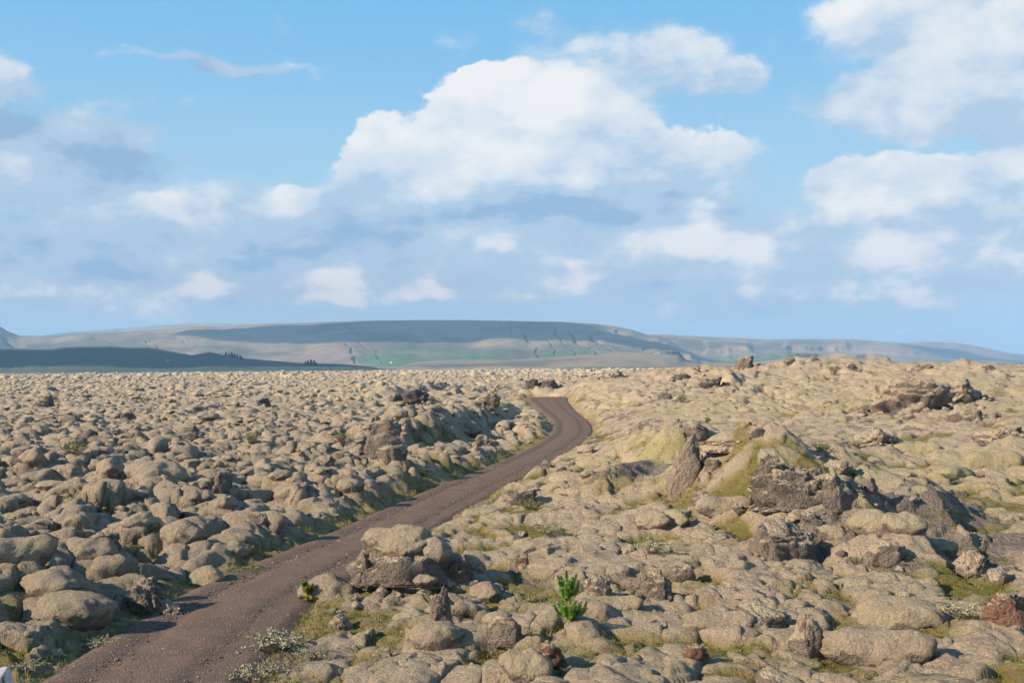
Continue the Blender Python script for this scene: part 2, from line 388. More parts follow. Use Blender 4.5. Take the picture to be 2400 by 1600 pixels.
    bare = sst(700, 1100, r) * sst(-.02, .06, u - .02) + sst(.46, .60, fbm(x / 6, y / 6, 101, 4) + .25 * (dA * aA < .08) * (r < 300)) * .9
    verge = (1 - sst(edge + .2, edge + 2.0, rd)) * near
    lemon = 1.2 * mound + .35 * right * sst(.0, .5, fbm(x / 25, y / 25, 111, 3) + .2)
    return nx, ny, z, green, np.clip(bare, 0, 1), verge, np.clip(lemon, 0, 1), dA * .7 + dB * .3, off

def hgt(x, y): return land(np.atleast_1d(np.asarray(x, float)), np.atleast_1d(np.asarray(y, float)), False)[2]
def ground_at(px, py, y0=12, y1=1500):
    """where the ray of a photograph pixel meets the ground"""
    d = ray(px, py); Ys = np.exp(np.linspace(math.log(y0), math.log(y1), 900))
    zs = CAM.z + d[2] * Ys; h = hgt(d[0] * Ys, Ys)
    i = np.argmax(zs < h)
    if zs[i] >= h[i]: i = len(Ys) - 1
    return d[0] * Ys[i], Ys[i], h[i]

# ------------------------------------------------------------------ object helpers
def tag(o, label=None, cat=None, group=None, kind=None):
    if label: o['label'] = label
    if cat: o['category'] = cat
    if group: o['group'] = group
    if kind: o['kind'] = kind
    return o
def mesh_obj(name, verts, faces, mat=None, parent=None, smooth=True, link=True):
    m = bpy.data.meshes.new(name); verts = np.asarray(verts, np.float32)
    if isinstance(faces, np.ndarray):
        m.vertices.add(len(verts)); m.vertices.foreach_set('co', verts.ravel())
        n, k_ = faces.shape
        m.loops.add(n * k_); m.polygons.add(n)
        m.loops.foreach_set('vertex_index', faces.astype(np.int32).ravel())
        m.polygons.foreach_set('loop_start', np.arange(0, n * k_, k_, dtype=np.int32))
        m.update(calc_edges=True)
    else:
        m.from_pydata([tuple(map(float, v)) for v in verts], [], faces); m.update()
    if smooth: m.polygons.foreach_set('use_smooth', np.ones(len(m.polygons), bool))
    if mat: m.materials.append(mat)
    o = bpy.data.objects.new(name, m)
    if link: COL.objects.link(o)
    if parent: o.parent = parent
    return o
def setattr_f(o, name, v):
    a = o.data.attributes.new(name, 'FLOAT', 'POINT'); a.data.foreach_set('value', np.asarray(v, np.float32))
def empty(name, loc, rz=0):
    o = bpy.data.objects.new(name, None); COL.objects.link(o); o.location = loc; o.rotation_euler = (0, 0, rz); o.empty_display_size = .3
    return o
_ico = {}
def ico(n):
    if n not in _ico:
        bm = bmesh.new(); bmesh.ops.create_icosphere(bm, subdivisions=n, radius=1)
        _ico[n] = (np.array([v.co[:] for v in bm.verts]), np.array([[v.index for v in f.verts] for f in bm.faces])); bm.free()
    v, f = _ico[n]; return v.copy(), f

# ------------------------------------------------------------------ materials
def new_mat(name):
    m = bpy.data.materials.new(name); m.use_nodes = True; m.node_tree.nodes.clear()
    q = NT(m.node_tree); b = q.node('ShaderNodeBsdfPrincipled'); b.inputs['Roughness'].default_value = .95
    if 'Specular IOR Level' in b.inputs: b.inputs['Specular IOR Level'].default_value = .15
    o = q.node('ShaderNodeOutputMaterial'); q.l.new(b.outputs[0], o.inputs[0])
    return m, q, b
def bump(q, b, h, dist, strength=1.0, normal=None):
    n = q.node('ShaderNodeBump'); q.l.new(h, n.inputs['Height']); n.inputs['Distance'].default_value = dist; n.inputs['Strength'].default_value = strength
    if normal is not None: q.l.new(normal, n.inputs['Normal'])
    q.l.new(n.outputs[0], b.inputs['Normal']); return n.outputs[0]

def moss_colour(q, pos, lemon=None):
    n1 = q.noise(pos, .55, 5, .6); n2 = q.noise(pos, 3.1, 5, .65); n3 = q.noise(pos, 16, 5, .75)
    c = q.mix(q.ss(n1, .35, .65), (.57, .440, .305), (.54, .425, .270))
    c = q.mix(q.math('MULTIPLY', q.ss(q.noise(pos, .28, 6, .65), .52, .64), .50), c, (.53, .45, .25))
    c = q.mix(q.math('MULTIPLY', q.ss(q.noise(pos, .9, 6, .72, .4), .57, .66), .60), c, (.32, .24, .195))
    c = q.mix(q.math('MULTIPLY', q.ss(n2, .45, .75), .65), c, (.47, .375, .29))
    c = q.mix(q.math('MULTIPLY', q.ss(q.noise(pos, 1.5, 7, .75), .52, .64), .60), c, (.27, .195, .155))
    sp_ = q.node('ShaderNodeSeparateXYZ'); q.l.new(pos, sp_.inputs[0])
    side = q.math('ADD', sp_.outputs[0], q.math('MULTIPLY', q.math('SUBTRACT', q.noise(pos, .06, 4, .6), .5), 16.0))
    nearf = q.ss(sp_.outputs[1], 260, 60)
    c = q.mix(q.math('MULTIPLY', q.math('MULTIPLY', q.ss(side, 1.0, -7.0), nearf), .50), c, (.37, .295, .215))
    if lemon is not None: c = q.mix(q.math('MULTIPLY', lemon, .8), c, (.58, .49, .19))
    c = q.mix(q.math('MULTIPLY', q.ss(n3, .45, .62), .68), c, (.26, .195, .14))
    c = q.mix(q.math('MULTIPLY', q.ss(q.noise(pos, 34, 3, .7), .55, .68), .5), c, (.70, .58, .43))
    return c
def rock_colour(q, pos):
    n1 = q.noise(pos, 1.1, 6, .65); n2 = q.noise(pos, 9, 5, .7)
    c = q.mix(q.ss(n1, .35, .65), (.258, .200, .158), (.165, .135, .112))
    c = q.mix(q.math('MULTIPLY', q.ss(n2, .5, .75), .7), c, (.34, .255, .195))
    c = q.mix(q.ss(n2, .40, .22), c, (.05, .038, .034))
    sp = q.math('MULTIPLY', q.ss(q.voro(pos, 15, 'F1'), .22, .10), q.ss(q.noise(pos, 2.2, 2, .5), .52, .62))
    return q.mix(sp, c, (.42, .37, .31))
def rock_height(q, pos):
    a = q.noise(pos, 3.0, 9, .68, .3); v = q.voro(pos, 7, 'F1', 0, 2, .6); p = q.noise(pos, 26, 4, .7)
    return q.math('ADD', q.math('MULTIPLY_ADD', v, -.45, q.math('MULTIPLY', a, 1.2)), q.math('MULTIPLY', p, .22))

def make_ground_mat(is_object=False, name='moss_ground'):
    m, q, b = new_mat(name)
    geo = q.node('ShaderNodeNewGeometry'); pos = geo.outputs['Position']
    nz = q.node('ShaderNodeSeparateXYZ'); q.l.new(geo.outputs['Normal'], nz.inputs[0]); nz = nz.outputs[2]
    if is_object:
        c = moss_colour(q, pos, None)
        tint = q.node('ShaderNodeObjectInfo').outputs['Random']
        c = q.mix(q.lin(tint, 0, 1, 0, .35), c, (.42, .34, .245))
        c = q.mix(q.lin(q.math('FRACT', q.math('MULTIPLY', tint, 7.3)), .5, 1, 0, .45), c, (.52, .44, .26))
        # lava shows where the moss has not reached: under the overhang and in odd bites
        und = q.ss(q.math('ADD', nz, q.math('MULTIPLY', q.math('SUBTRACT', q.noise(pos, 2.5, 4, .6), .5), 1.3)), .0, -.30)
        bite = q.math('MULTIPLY', q.ss(q.noise(pos, 1.05, 6, .68), .60, .66), .85)
        rk = q.math('MAXIMUM', und, bite)
    else:
        c = moss_colour(q, pos, q.attr('lemon'))
        g = q.attr('green'); n = q.noise(pos, 1.2, 5, .6)
        gc = q.mix(q.ss(n, .38, .62), (.22, .20, .045), (.31, .22, .065))
        gc = q.mix(q.math('MULTIPLY', q.ss(q.noise(pos, 22, 3, .6), .40, .70), .6), gc, (.07, .08, .02))
        c = q.mix(g, c, gc)
        vc = q.mix(q.ss(q.noise(pos, 2.3, 4, .6), .4, .65), (.42, .33, .16), (.20, .15, .06))
        c = q.mix(q.math('MULTIPLY', q.ss(q.math('ADD', q.attr('verge'), q.math('MULTIPLY', q.math('SUBTRACT', q.noise(pos, 1.4, 4, .6), .5), .8)), .25, .8), .8), c, vc)
        steep = q.ss(q.math('ADD', nz, q.math('MULTIPLY', q.math('SUBTRACT', q.noise(pos, 2.0, 4, .6), .5), .9)), .48, .22)
        bite = q.ss(q.math('ADD', q.attr('bare'), q.math('MULTIPLY', q.math('SUBTRACT', q.noise(pos, 1.6, 5, .7), .5), 1.2)), .55, .8)
        rk = q.math('MAXIMUM', q.math('MULTIPLY', steep, .85), bite)
    c = q.mix(rk, c, rock_colour(q, pos))
    q.l.new(c, b.inputs['Base Color'])
    mh = q.math('ADD', q.math('MULTIPLY', q.noise(pos, 7, 7, .72), 1.3), q.math('MULTIPLY_ADD', q.voro(pos, 5.5, 'F1', 0, 2, .6), -.42, q.math('MULTIPLY', q.noise(pos, 24, 4, .75), .8)))
    rh = q.math('MULTIPLY', rock_height(q, pos), 1.3)
    mx = q.node('ShaderNodeMix', data_type='FLOAT'); q.put(mx.inputs[0], rk); q.put(mx.inputs[2], mh); q.put(mx.inputs[3], rh)
    bump(q, b, mx.outputs[0], .115, 1.0)
    return m
MOSS = make_ground_mat(False)
CUSHION = make_ground_mat(True, 'moss_cushion')

def make_rock(name, cap=.0, tint=(1, 1, 1)):
    m, q, b = new_mat(name)
    geo = q.node('ShaderNodeNewGeometry'); pos = geo.outputs['Position']
    nz = q.node('ShaderNodeSeparateXYZ'); q.l.new(geo.outputs['Normal'], nz.inputs[0]); nz = nz.outputs[2]
    c = rock_colour(q, pos)
    c = q.mix(1.0, c, tint, 'MULTIPLY')
    if cap > 0:
        f = q.ss(q.math('ADD', nz, q.math('MULTIPLY', q.math('SUBTRACT', q.noise(pos, 2.2, 5, .65), .5), 1.6)), 1.05 - cap, 1.3 - cap)
        c = q.mix(f, c, moss_colour(q, pos))
    q.l.new(c, b.inputs['Base Color'])
    bump(q, b, rock_height(q, pos), .19, 1.0)
    return m
ROCK = make_rock('lava_rock', .48); ROCKCAP = make_rock('lava_rock_part_mossed', .80); REDROCK = make_rock('red_lava_rock', .5, (.95, .68, .58)); DARKROCK = make_rock('dark_lava_rock', .45, (.62, .68, .78))
TANROCK = make_rock('pale_lava_rock', .15, (1.55, 1.5, 1.4))

def simple(name, c1, c2, scale=20, rough=.8, trans=0.0):
    m, q, b = new_mat(name)
    pos = q.node('ShaderNodeNewGeometry').outputs['Position']
    q.l.new(q.mix(q.ss(q.noise(pos, scale, 3, .6), .35, .65), c1, c2), b.inputs['Base Color']); b.inputs['Roughness'].default_value = rough
    if trans: b.inputs['Subsurface Weight'].default_value = 0
    return m
LEAF = simple('willow_leaf', (.32, .31, .17), (.43, .41, .27), 18, .7)
LEAFG = simple('green_willow_leaf', (.13, .17, .05), (.26, .28, .12), 18, .7)
TWIG = simple('twig_bark', (.12, .085, .06), (.2, .15, .11), 30)
NEEDLE = simple('pine_needle', (.10, .22, .02), (.22, .40, .05), 14, .6)
NEEDLEY = simple('yellowed_pine_needle', (.30, .26, .03), (.22, .24, .03), 14, .6)
GRASS = simple('dry_grass_blade', (.42, .31, .12), (.30, .26, .09), 3, .8)
GMOSS = simple('green_moss_shoot', (.16, .155, .02), (.10, .115, .02), 2.5, .8)
# ------------------------------------------------------------------ the ground sheet
def ring_grid():
    a_in = np.arange(-.66, .66001, .00205)
    a_out = np.linspace(.66, 2 * math.pi - .66, 70)[1:-1]
    A = np.concatenate([a_in, a_out])
    R = [1.2]
    while R[-1] < 13: R.append(R[-1] * 1.05)
    while R[-1] < 150: R.append(R[-1] * 1.00330)
    while R[-1] < 500: R.append(R[-1] * 1.0052)
    while R[-1] < 4000: R.append(R[-1] * 1.0135)
    return A, np.array(R)
A, R = ring_grid()
AA, RR = np.meshgrid(A, R)
gx = (np.sin(AA) * RR).ravel(); gy = (np.cos(AA) * RR).ravel()
nx, ny, gz, green, bare, verge, lemon, dome, offr = land(gx, gy)
na, nr = len(A), len(R)
idx = np.arange(na * nr).reshape(nr, na); nxt = np.roll(idx, -1, axis=1)
F = np.stack([idx[:-1], nxt[:-1], nxt[1:], idx[1:]], -1).reshape(-1, 4)
V = np.stack([nx, ny, gz], -1)
# close the middle
V = np.vstack([V, [0, 0, float(gz[:na].mean())]])
ground = mesh_obj('moss_ground', V, F[:, ::-1].copy(), MOSS)
for nm, v in (('green', green), ('bare', bare), ('verge', verge), ('lemon', lemon)): setattr_f(ground, nm, np.append(v, 0))
tag(ground, kind='structure')

# ------------------------------------------------------------------ the dirt track
def build_road():
    m, q, b = new_mat('track_gravel')
    pos = q.node('ShaderNodeNewGeometry').outputs['Position']
    n = q.noise(pos, .9, 5, .6); ac = q.attr('across')
    c = q.mix(q.ss(n, .35, .65), (.190, .128, .090), (.248, .160, .112))
    rut = q.math('ADD', q.ss(q.math('ABSOLUTE', q.math('SUBTRACT', q.math('ABSOLUTE', ac), .48)), .30, .05), q.math('MULTIPLY', q.math('SUBTRACT', q.noise(pos, .7, 4, .6), .5), 1.4))
    c = q.mix(q.math('MULTIPLY', q.ss(rut, .2, 1.0), .6), c, (.140, .100, .078))
    c = q.mix(q.math('MULTIPLY', q.ss(q.noise(pos, 2.0, 6, .75), .55, .7), .55), c, (.36, .20, .135))
    v = q.voro(pos, 26, 'F1', 1)
    sv = q.node('ShaderNodeSeparateXYZ'); q.l.new(v, sv.inputs[0])
    c = q.mix(q.lin(sv.outputs[0], 0, 1, 0, .5), c, (.085, .062, .055))
    c = q.mix(q.ss(sv.outputs[1], .86, .98), c, (.27, .21, .18))
    q.l.new(c, b.inputs['Base Color'])
    h = q.math('ADD', q.math('MULTIPLY', q.voro(pos, 26, 'F1'), -.5), q.math('MULTIPLY', q.noise(pos, 8, 6, .7), .8))
    bump(q, b, h, .055, 1.0)
    C_ = catmull(RP, 40); C_ = C_[(C_[:, 1] > 10)]
    K = 45; d = np.gradient(C_[:, :2], axis=0); d /= np.linalg.norm(d, axis=1)[:, None]; nrm = np.stack([d[:, 1], -d[:, 0]], -1)
    s = np.linspace(-1, 1, K)
    P = C_[:, None, :2] + nrm[:, None, :] * (s[None, :, None] * (C_[:, None, 3:4] + .75))
    x, y = P[..., 0].ravel(), P[..., 1].ravel()
    ss_ = np.tile(s, len(C_)); z = np.repeat(C_[:, 2], K)
    z = z - .05 * np.exp(-((np.abs(ss_) - .42) / .13) ** 2) + .04 * (1 - ss_ ** 2) + .018 * fbm(x / .6, y / .6, 5, 4) - .22 * sst(.72, 1.0, np.abs(ss_))
    idx = np.arange(len(x)).reshape(len(C_), K)
    F = np.stack([idx[:-1, :-1], idx[:-1, 1:], idx[1:, 1:], idx[1:, :-1]], -1).reshape(-1, 4)
    o = mesh_obj('dirt_track', np.stack([x, y, z], -1), F, m); setattr_f(o, 'across', ss_); tag(o, kind='structure')
    return o, m
track, TRACKM = build_road()
#---PART2
# ------------------------------------------------------------------ clouds standing over the plain left of the view: their shade lies on the hills
def cloud(cx0, cy0, cz0, rx, ry, rz, seed, dens=.02):
    v, f = ico(5); v = v * (1 + .45 * fbm3(v, 1.3, seed, 4)[:, None]); v = v * np.array([rx, ry, rz]); v[:, 2] = np.where(v[:, 2] < 0, v[:, 2] * .35, v[:, 2])
    m = bpy.data.materials.get('cloud_mist')
    if m is None:
        m = bpy.data.materials.new('cloud_mist'); m.use_nodes = True; m.node_tree.nodes.clear(); q = NT(m.node_tree); p = q.node('ShaderNodeVolumePrincipled')
        p.inputs['Color'].default_value = (.97, .97, .98, 1); p.inputs['Density'].default_value = dens; q.l.new(p.outputs[0], q.node('ShaderNodeOutputMaterial').inputs['Volume'])
    o = mesh_obj('cloud', v, f, m); o.location = (cx0, cy0, cz0); tag(o, kind='stuff')
def shade(Px, Py, Pz, H, rx, ry, rz, seed):
    L = (H - Pz) / math.tan(rad(SUN_EL)) / hd
    cloud(Px - SDX * L, Py - SDY * L, H, rx, ry, rz, seed)
shade(-1150, 2450, 60, 1500, 900, 430, 180, 5)
shade(-350, 2650, 40, 1500, 520, 330, 150, 6)
shade(-850, 6950, 320, 2900, 1350, 640, 240, 7)
shade(750, 6600, 240, 3100, 950, 330, 200, 8)
shade(3400, 9900, 200, 4200, 1300, 700, 260, 9)
# ------------------------------------------------------------------ hills
def hill_mat(name, kind):
    m, q, b = new_mat(name)
    geo = q.node('ShaderNodeNewGeometry'); pos = geo.outputs['Position']
    nz = q.node('ShaderNodeSeparateXYZ'); q.l.new(geo.outputs['Normal'], nz.inputs[0]); nz = nz.outputs[2]
    sp = q.node('ShaderNodeSeparateXYZ'); q.l.new(pos, sp.inputs[0]); px, py, pz = sp.outputs
    n1 = q.noise(pos, .0011, 6, .6); n2 = q.noise(pos, .0045, 6, .65); n3 = q.noise(pos, .02, 4, .65)
    tan_, heath, grn, rock = (.36, .24, .145), (.07, .08, .045), (.085, .165, .045), (.08, .07, .065)
    if kind == 'near':
        c = q.mix(q.ss(n1, .35, .65), (.040, .085, .085), (.095, .125, .095))  # dark bluish base: cloud shade and blue haze put into the hill's colour
        c = q.mix(q.math('MULTIPLY', q.ss(n2, .5, .7), .5), c, (.15, .14, .09))
    else:
        c = q.mix(q.ss(n2, .38, .66), tan_, (.25, .215, .125))
        c = q.mix(q.math('MULTIPLY', q.ss(n1, .47, .58), .70), c, heath)
        g = q.math('MULTIPLY', q.attr('meadow'), q.ss(n2, .25, .5))
        c = q.mix(g, c, grn)
        c = q.mix(q.attr('gully'), c, (.05, .06, .045))
        c = q.mix(q.ss(nz, .80, .62), c, rock)
    c = q.mix(q.math('MULTIPLY', q.ss(n3, .45, .7), .3), c, (.09, .085, .05))
    q.l.new(c, b.inputs['Base Color'])
    bump(q, b, q.math('ADD', n2, q.math('MULTIPLY', n3, .4)), 9.0, .5)
    return m
HM, HN = hill_mat('hillside_grass', 'far'), hill_mat('shaded_hazy_hillside', 'near')

def hills(name, crest, Df, Dc, mat, zf=.0, power=1.4, rows=90, cols=900, rough=8, gully=0, cliffs=(), meadows=(), seed=0, back=1.25, foot=None):
    """a range of hills: crest line in photograph pixels, distance of its foot and of its crest"""
    ca = np.array([azel(px, py) for px, py in crest])
    a = np.linspace(ca[0, 0], ca[-1, 0], cols)
    e = np.interp(a, ca[:, 0], ca[:, 1])
    ker = np.hanning(9); ker /= ker.sum(); e = np.convolve(np.pad(e, 4, 'edge'), ker, 'valid')
    edge = np.minimum(1, np.minimum(a - a[0], a[-1] - a) / .02)
    T = np.concatenate([np.linspace(0, 1, rows), np.linspace(1, back, 14)[1:]])
    AA, TT = np.meshgrid(a, T); E = np.tile(e, (len(T), 1))
    wob = 1 + .05 * fbm(AA * 9, AA * 0, seed, 4)
    D = (Df + (Dc - Df) * TT) * wob
    x, y = np.tan(AA) * D, D
    zc = np.tan(E) * np.hypot(np.tan(AA), 1) * (Dc * wob) + CAM.z
    t_ = np.clip(TT, 0, 1)
    prof = t_ ** power * .65 + .35 * sst(.05, 1.0, t_ + .12 * fbm(AA * 14, TT * 1.5, seed + 3, 3))
    prof = prof / np.maximum(prof.max(axis=0, keepdims=True), 1e-6)
    gl = np.zeros_like(AA)
    if gully:
        q = AA * 46 + 1.5 * fbm(AA * 14, TT * 3.2, seed + 9, 4) + (TT - .5) * 1.6
        v = np.abs(vn(q, TT * .35 + 3, seed + 21)); gl = (1 - sst(0, .22, v)) * sst(.10, .3, TT) * sst(.97, .75, TT) * sst(-.15, .25, fbm(AA * 13, TT * 2.3, seed + 44, 3) + .10) * sst(-.5, .1, fbm(AA * 90, TT * 14, seed + 48, 3))
    clf = np.zeros_like(AA)
    for p0, p1, t0, hh in cliffs:                       # a band of cliffs between two columns
        a0, a1 = azel(p0, 850)[0], azel(p1, 850)[0]
        w = sst(a0 - .004, a0 + .004, AA) * sst(a1 + .004, a1 - .004, AA)
        edge_t = t0 + .07 * fbm(AA * 36, AA * 0 + 2, seed + 70, 4, .55)
        clf = clf + w * hh * (sst(edge_t - .035, edge_t + .012, TT) - sst(edge_t, 1.0, TT) * 1.0) - w * hh * .6 * sst(edge_t - .3, edge_t - .02, TT) * (TT < edge_t) * 0
    z = zf + (zc - zf) * prof + rough * (fbm(x / 300, y / 420, seed + 31, 6, .6) + .8 * (.5 - np.abs(fbm(x / 700, y / 900, seed + 33, 4)))) * sst(0, .25, t_) * sst(1.02, .8, t_) + clf - gl * gully
    z = np.where(TT > 1, zc - (TT - 1) * Dc * .02, z)
    z = z * np.clip(edge, 0, 1)[None, :] - 3 * (1 - np.clip(edge, 0, 1))[None, :] - 2.5 * (TT == 0)
    V = np.stack([x, y, z], -1).reshape(-1, 3)
    n, k_ = len(T), cols; idx = np.arange(n * k_).reshape(n, k_)
    F = np.stack([idx[:-1, :-1], idx[:-1, 1:], idx[1:, 1:], idx[1:, :-1]], -1).reshape(-1, 4)
    o = mesh_obj(name, V, F, mat); tag(o, kind='structure')
    md = np.zeros_like(AA)
    for p0, p1, t0, t1, s_ in meadows:
        a0, a1 = azel(p0, 850)[0], azel(p1, 850)[0]
        j = .06 * fbm(AA * 25, TT * 4, seed + 88, 3)
        md = np.maximum(md, s_ * sst(a0, a0 + .02, AA + j * .3) * sst(a1, a1 - .02, AA + j * .3) * sst(t0 - .05, t0 + .02, TT + j) * sst(t1 + .05, t1 - .02, TT + j))
    setattr_f(o, 'meadow', md.ravel()); setattr_f(o, 'gully', gl.ravel())
    return x, y, z
hills('far_mountains', [(-700,792),(-250,775),(0,800),(60,793),(140,780),(250,772),(400,760),(480,757),(600,760),(760,775),(900,790)], 11500, 12600, HM, seed=5, rows=30, rough=12)
hills('far_hills', [(2060,822),(2090,806),(2120,803),(2180,800),(2240,803),(2300,813),(2360,826),(2400,830),(2500,832),(2700,838),(2900,842)], 9600, 10800, HM, seed=15, rows=40)
hills('plateau_hills', [(1440,812),(1500,788),(1530,784),(1560,783),(1600,786),(1700,791),(1800,795),(1900,794),(2000,794),(2060,800),(2110,803),(2150,816),(2190,830),(2230,840),(2300,845),(2400,848)], 7000, 8700, HM, seed=25, rough=9, power=1.1,
      cliffs=[(1655,1760,.42,34),(1840,1990,.52,34),(1700,1850,.30,18),(2000,2150,.45,16)], meadows=[(1500,1900,.03,.28,.8)])
hills('grassy_hills', [(-900,770),(-400,776),(-120,752),(-40,752),(0,764),(18,776),(45,786),(120,787),(200,780),(300,778),(400,771),(450,764),(480,763),(520,766),(620,758),(720,756),(850,751),(1000,750),(1100,750),(1200,752),(1320,754),(1400,759),(1440,764),(1480,772),(1520,785),(1545,786),(1570,798),(1600,815),(1640,832),(1700,850),(1760,862)], 4900, 7600, HM, seed=35, rough=14, gully=30,
      rows=170, cols=1500, meadows=[(820,1230,.10,.34,.9),(1230,1700,.18,.34,.7),(880,1100,.30,.45,.35)], cliffs=[(1300,1420,.55,12),(1560,1625,.4,30)])
hills('bench_hills', [(900,866),(980,848),(1060,842),(1150,843),(1200,843),(1300,837),(1400,830),(1480,826),(1560,824),(1590,827),(1606,842),(1640,852),(1700,848),(1780,843),(1850,836),(1920,836),(2000,838),(2050,838),(2085,844),(2100,856),(2130,864)], 4000, 4700, HM, seed=45, rough=5, power=.9,
      cliffs=[(1540,1600,.75,16),(1840,2090,.72,24)], meadows=[(1600,1950,.72,1.0,.9)], rows=60)
hills('low_dark_hills', [(-1400,800),(-700,812),(-200,806),(0,815),(60,817),(115,818),(150,813),(190,811),(230,811),(255,810),(262,811),(300,813),(345,813),(380,819),(420,827),(450,832),(490,824),(520,830),(560,838),(600,842),(700,850),(800,853),(860,858),(930,869),(980,880)], 1750, 3000, HN, zf=-.5, seed=55, rough=7, rows=110)

# ------------------------------------------------------------------ spruces on the ridge, farmhouses below it
def cone_tree(h, seed):
    r = np.random.default_rng(seed); V = []; F = []
    for k_ in range(26):
        f = k_ / 26; zz = h * (.08 + .9 * f); rr = h * .24 * (1 - f) + .15
        n = 6; b0 = len(V)
        V.append((r.normal(0, .05), r.normal(0, .05), zz + h * .10))
        for i in range(n):
            a = 2 * math.pi * (i + r.random()) / n; q = rr * (.7 + .6 * r.random()); V.append((math.cos(a) * q, math.sin(a) * q, zz - h * .03 * r.random()))
        F += [(b0, b0 + 1 + i, b0 + 1 + (i + 1) % n) for i in range(n)]
    return V, F
CROWN = simple('spruce_crown', (.012, .025, .010), (.03, .045, .018), 1, .9)
tm = [cone_tree(1.0, i) for i in range(3)]
trunkV = [(math.cos(a) * .02, math.sin(a) * .02, z) for z in (0, .3) for a in np.arange(6) * math.pi / 3]; trunkF = [(i, (i + 1) % 6, 6 + (i + 1) % 6, 6 + i) for i in range(6)]
tree_src = None
from mathutils.bvhtree import BVHTree
def ray_hill(name, px, py):
    o = bpy.data.objects[name]; me = o.data
    d = Vector(ray(px, py)).normalized()
    bv = _bv.setdefault(name, BVHTree.FromPolygons([v.co[:] for v in me.vertices], [p.vertices[:] for p in me.polygons]))
    loc, n_, i_, dist = bv.ray_cast(CAM, d)
    return loc
_bv = {}
spots = [(530,831,13),(537,832,11),(543,833,15),(549,835,14),(556,836,13),(563,838,12),(567,840,10),(716,853,14),(722,853,17),(729,854,20),(736,854,18),(741,855,13),(600,844,8),(752,856,8),(770,857,6)]
for i, (px, py, hp) in enumerate(spots):
    p = ray_hill('low_dark_hills', px, py + 3)
    if p is None: p = ray_hill('low_dark_hills', px, py + 8)
    if p is None: continue
    h = hp * .75 * p[1] / FPX
    e = empty('spruce_tree', p, random.random() * 6); e.scale = (h, h, h)
    v, f = tm[i % 3]
    if i < 3: mesh_obj('crown', v, f, CROWN, e); mesh_obj('trunk', trunkV, trunkF, TWIG, e); tree_src = (tree_src or []) + [e]
    else:
        for c in tree_src[i % 3].children: q_ = c.copy(); COL.objects.link(q_); q_.parent = e
    if i < 7: lb = ['leftmost dark spruce of the row on the ridge slope', 'second spruce from the left in the row on the ridge slope', 'third spruce from the left in the row on the ridge slope', 'middle spruce of the row on the ridge slope', 'third spruce from the right in the row on the ridge slope', 'second spruce from the right in the row on the ridge slope', 'rightmost spruce of the row on the ridge slope'][i]
    elif i < 12: lb = ['leftmost spruce of the dark clump on the low dark hill', 'second spruce from the left in the clump on the low dark hill', 'tallest, middle spruce of the clump on the low dark hill', 'second spruce from the right in the clump on the low dark hill', 'rightmost spruce of the clump on the low dark hill'][i - 7]
    else: lb = ['lone small spruce between the ridge row and the clump', 'small spruce just right of the spruce clump', 'smallest, outermost spruce right of the spruce clump'][i - 12]
    tag(e, lb, 'spruce tree', 'spruce trees on the far heath hills')
WALLM = simple('white_render', (.75, .75, .73), (.8, .8, .78), .5); ROOFM = simple('dark_metal_roof', (.10, .10, .11), (.16, .15, .15), .5)
for i, (px, py, lb) in enumerate([(38,863,'white farmhouse at the foot of the dark hill, far left'), (395,845,'tiny white farmhouse halfway up the dark hill'), (918,850,'tiny white farmhouse on the green meadow below the central hill')]):
    p = ray_hill('low_dark_hills' if i < 2 else 'grassy_hills', px, py)
    if p is None: continue
    s = 2.2 * p[1] / FPX; e = empty('farmhouse', p, .3 + i); tag(e, lb, 'house', 'farmhouses below the hills')
    L, Wd, hh = s * 1.6, s * .9, s * .9
    bxv = [(-L, -Wd, -2), (L, -Wd, -2), (L, Wd, -2), (-L, Wd, -2), (-L, -Wd, hh), (L, -Wd, hh), (L, Wd, hh), (-L, Wd, hh), (-L, 0, hh * 1.75), (L, 0, hh * 1.75)]
    mesh_obj('wall', bxv, [(0, 1, 5, 4), (2, 3, 7, 6), (1, 2, 6, 9, 5), (3, 0, 4, 8, 7)], WALLM, e, False)
    o_ = .12 * s; rv = [(-L - o_, -Wd - o_, hh * .97), (L + o_, -Wd - o_, hh * .97), (L + o_, 0, hh * 1.85), (-L - o_, 0, hh * 1.85), (-L - o_, Wd + o_, hh * .97), (L + o_, Wd + o_, hh * .97)]
    mesh_obj('roof', rv, [(0, 1, 2, 3), (3, 2, 5, 4)], ROOFM, e, False)
    for k_ in (-.5, .1, .6): mesh_obj('window', [(L * k_, -Wd - .05, hh * .35), (L * k_ + .2 * L, -Wd - .05, hh * .35), (L * k_ + .2 * L, -Wd - .05, hh * .75), (L * k_, -Wd - .05, hh * .75)], [(0, 1, 2, 3)], ROOFM, e, False)

# ------------------------------------------------------------------ haze between here and the hills
def box(name, x0, x1, y0, y1, z0, z1, mat):
    v = [(x, y, z) for z in (z0, z1) for x, y in ((x0, y0), (x1, y0), (x1, y1), (x0, y1))]
    return mesh_obj(name, v, [(0, 3, 2, 1), (4, 5, 6, 7), (0, 1, 5, 4), (1, 2, 6, 5), (2, 3, 7, 6), (3, 0, 4, 7)], mat, None, False)
hm = bpy.data.materials.new('haze'); hm.use_nodes = True; hm.node_tree.nodes.clear()
q = NT(hm.node_tree); vol = q.node('ShaderNodeVolumePrincipled'); vol.inputs['Color'].default_value = (.42, .70, 1.0, 1); vol.inputs['Density'].default_value = 7.2e-5; vol.inputs['Anisotropy'].default_value = .0
q.l.new(vol.outputs[0], q.node('ShaderNodeOutputMaterial').inputs['Volume'])
tag(box('haze', -13000, 13000, -4200, 16500, -40, 640, hm), kind='stuff')

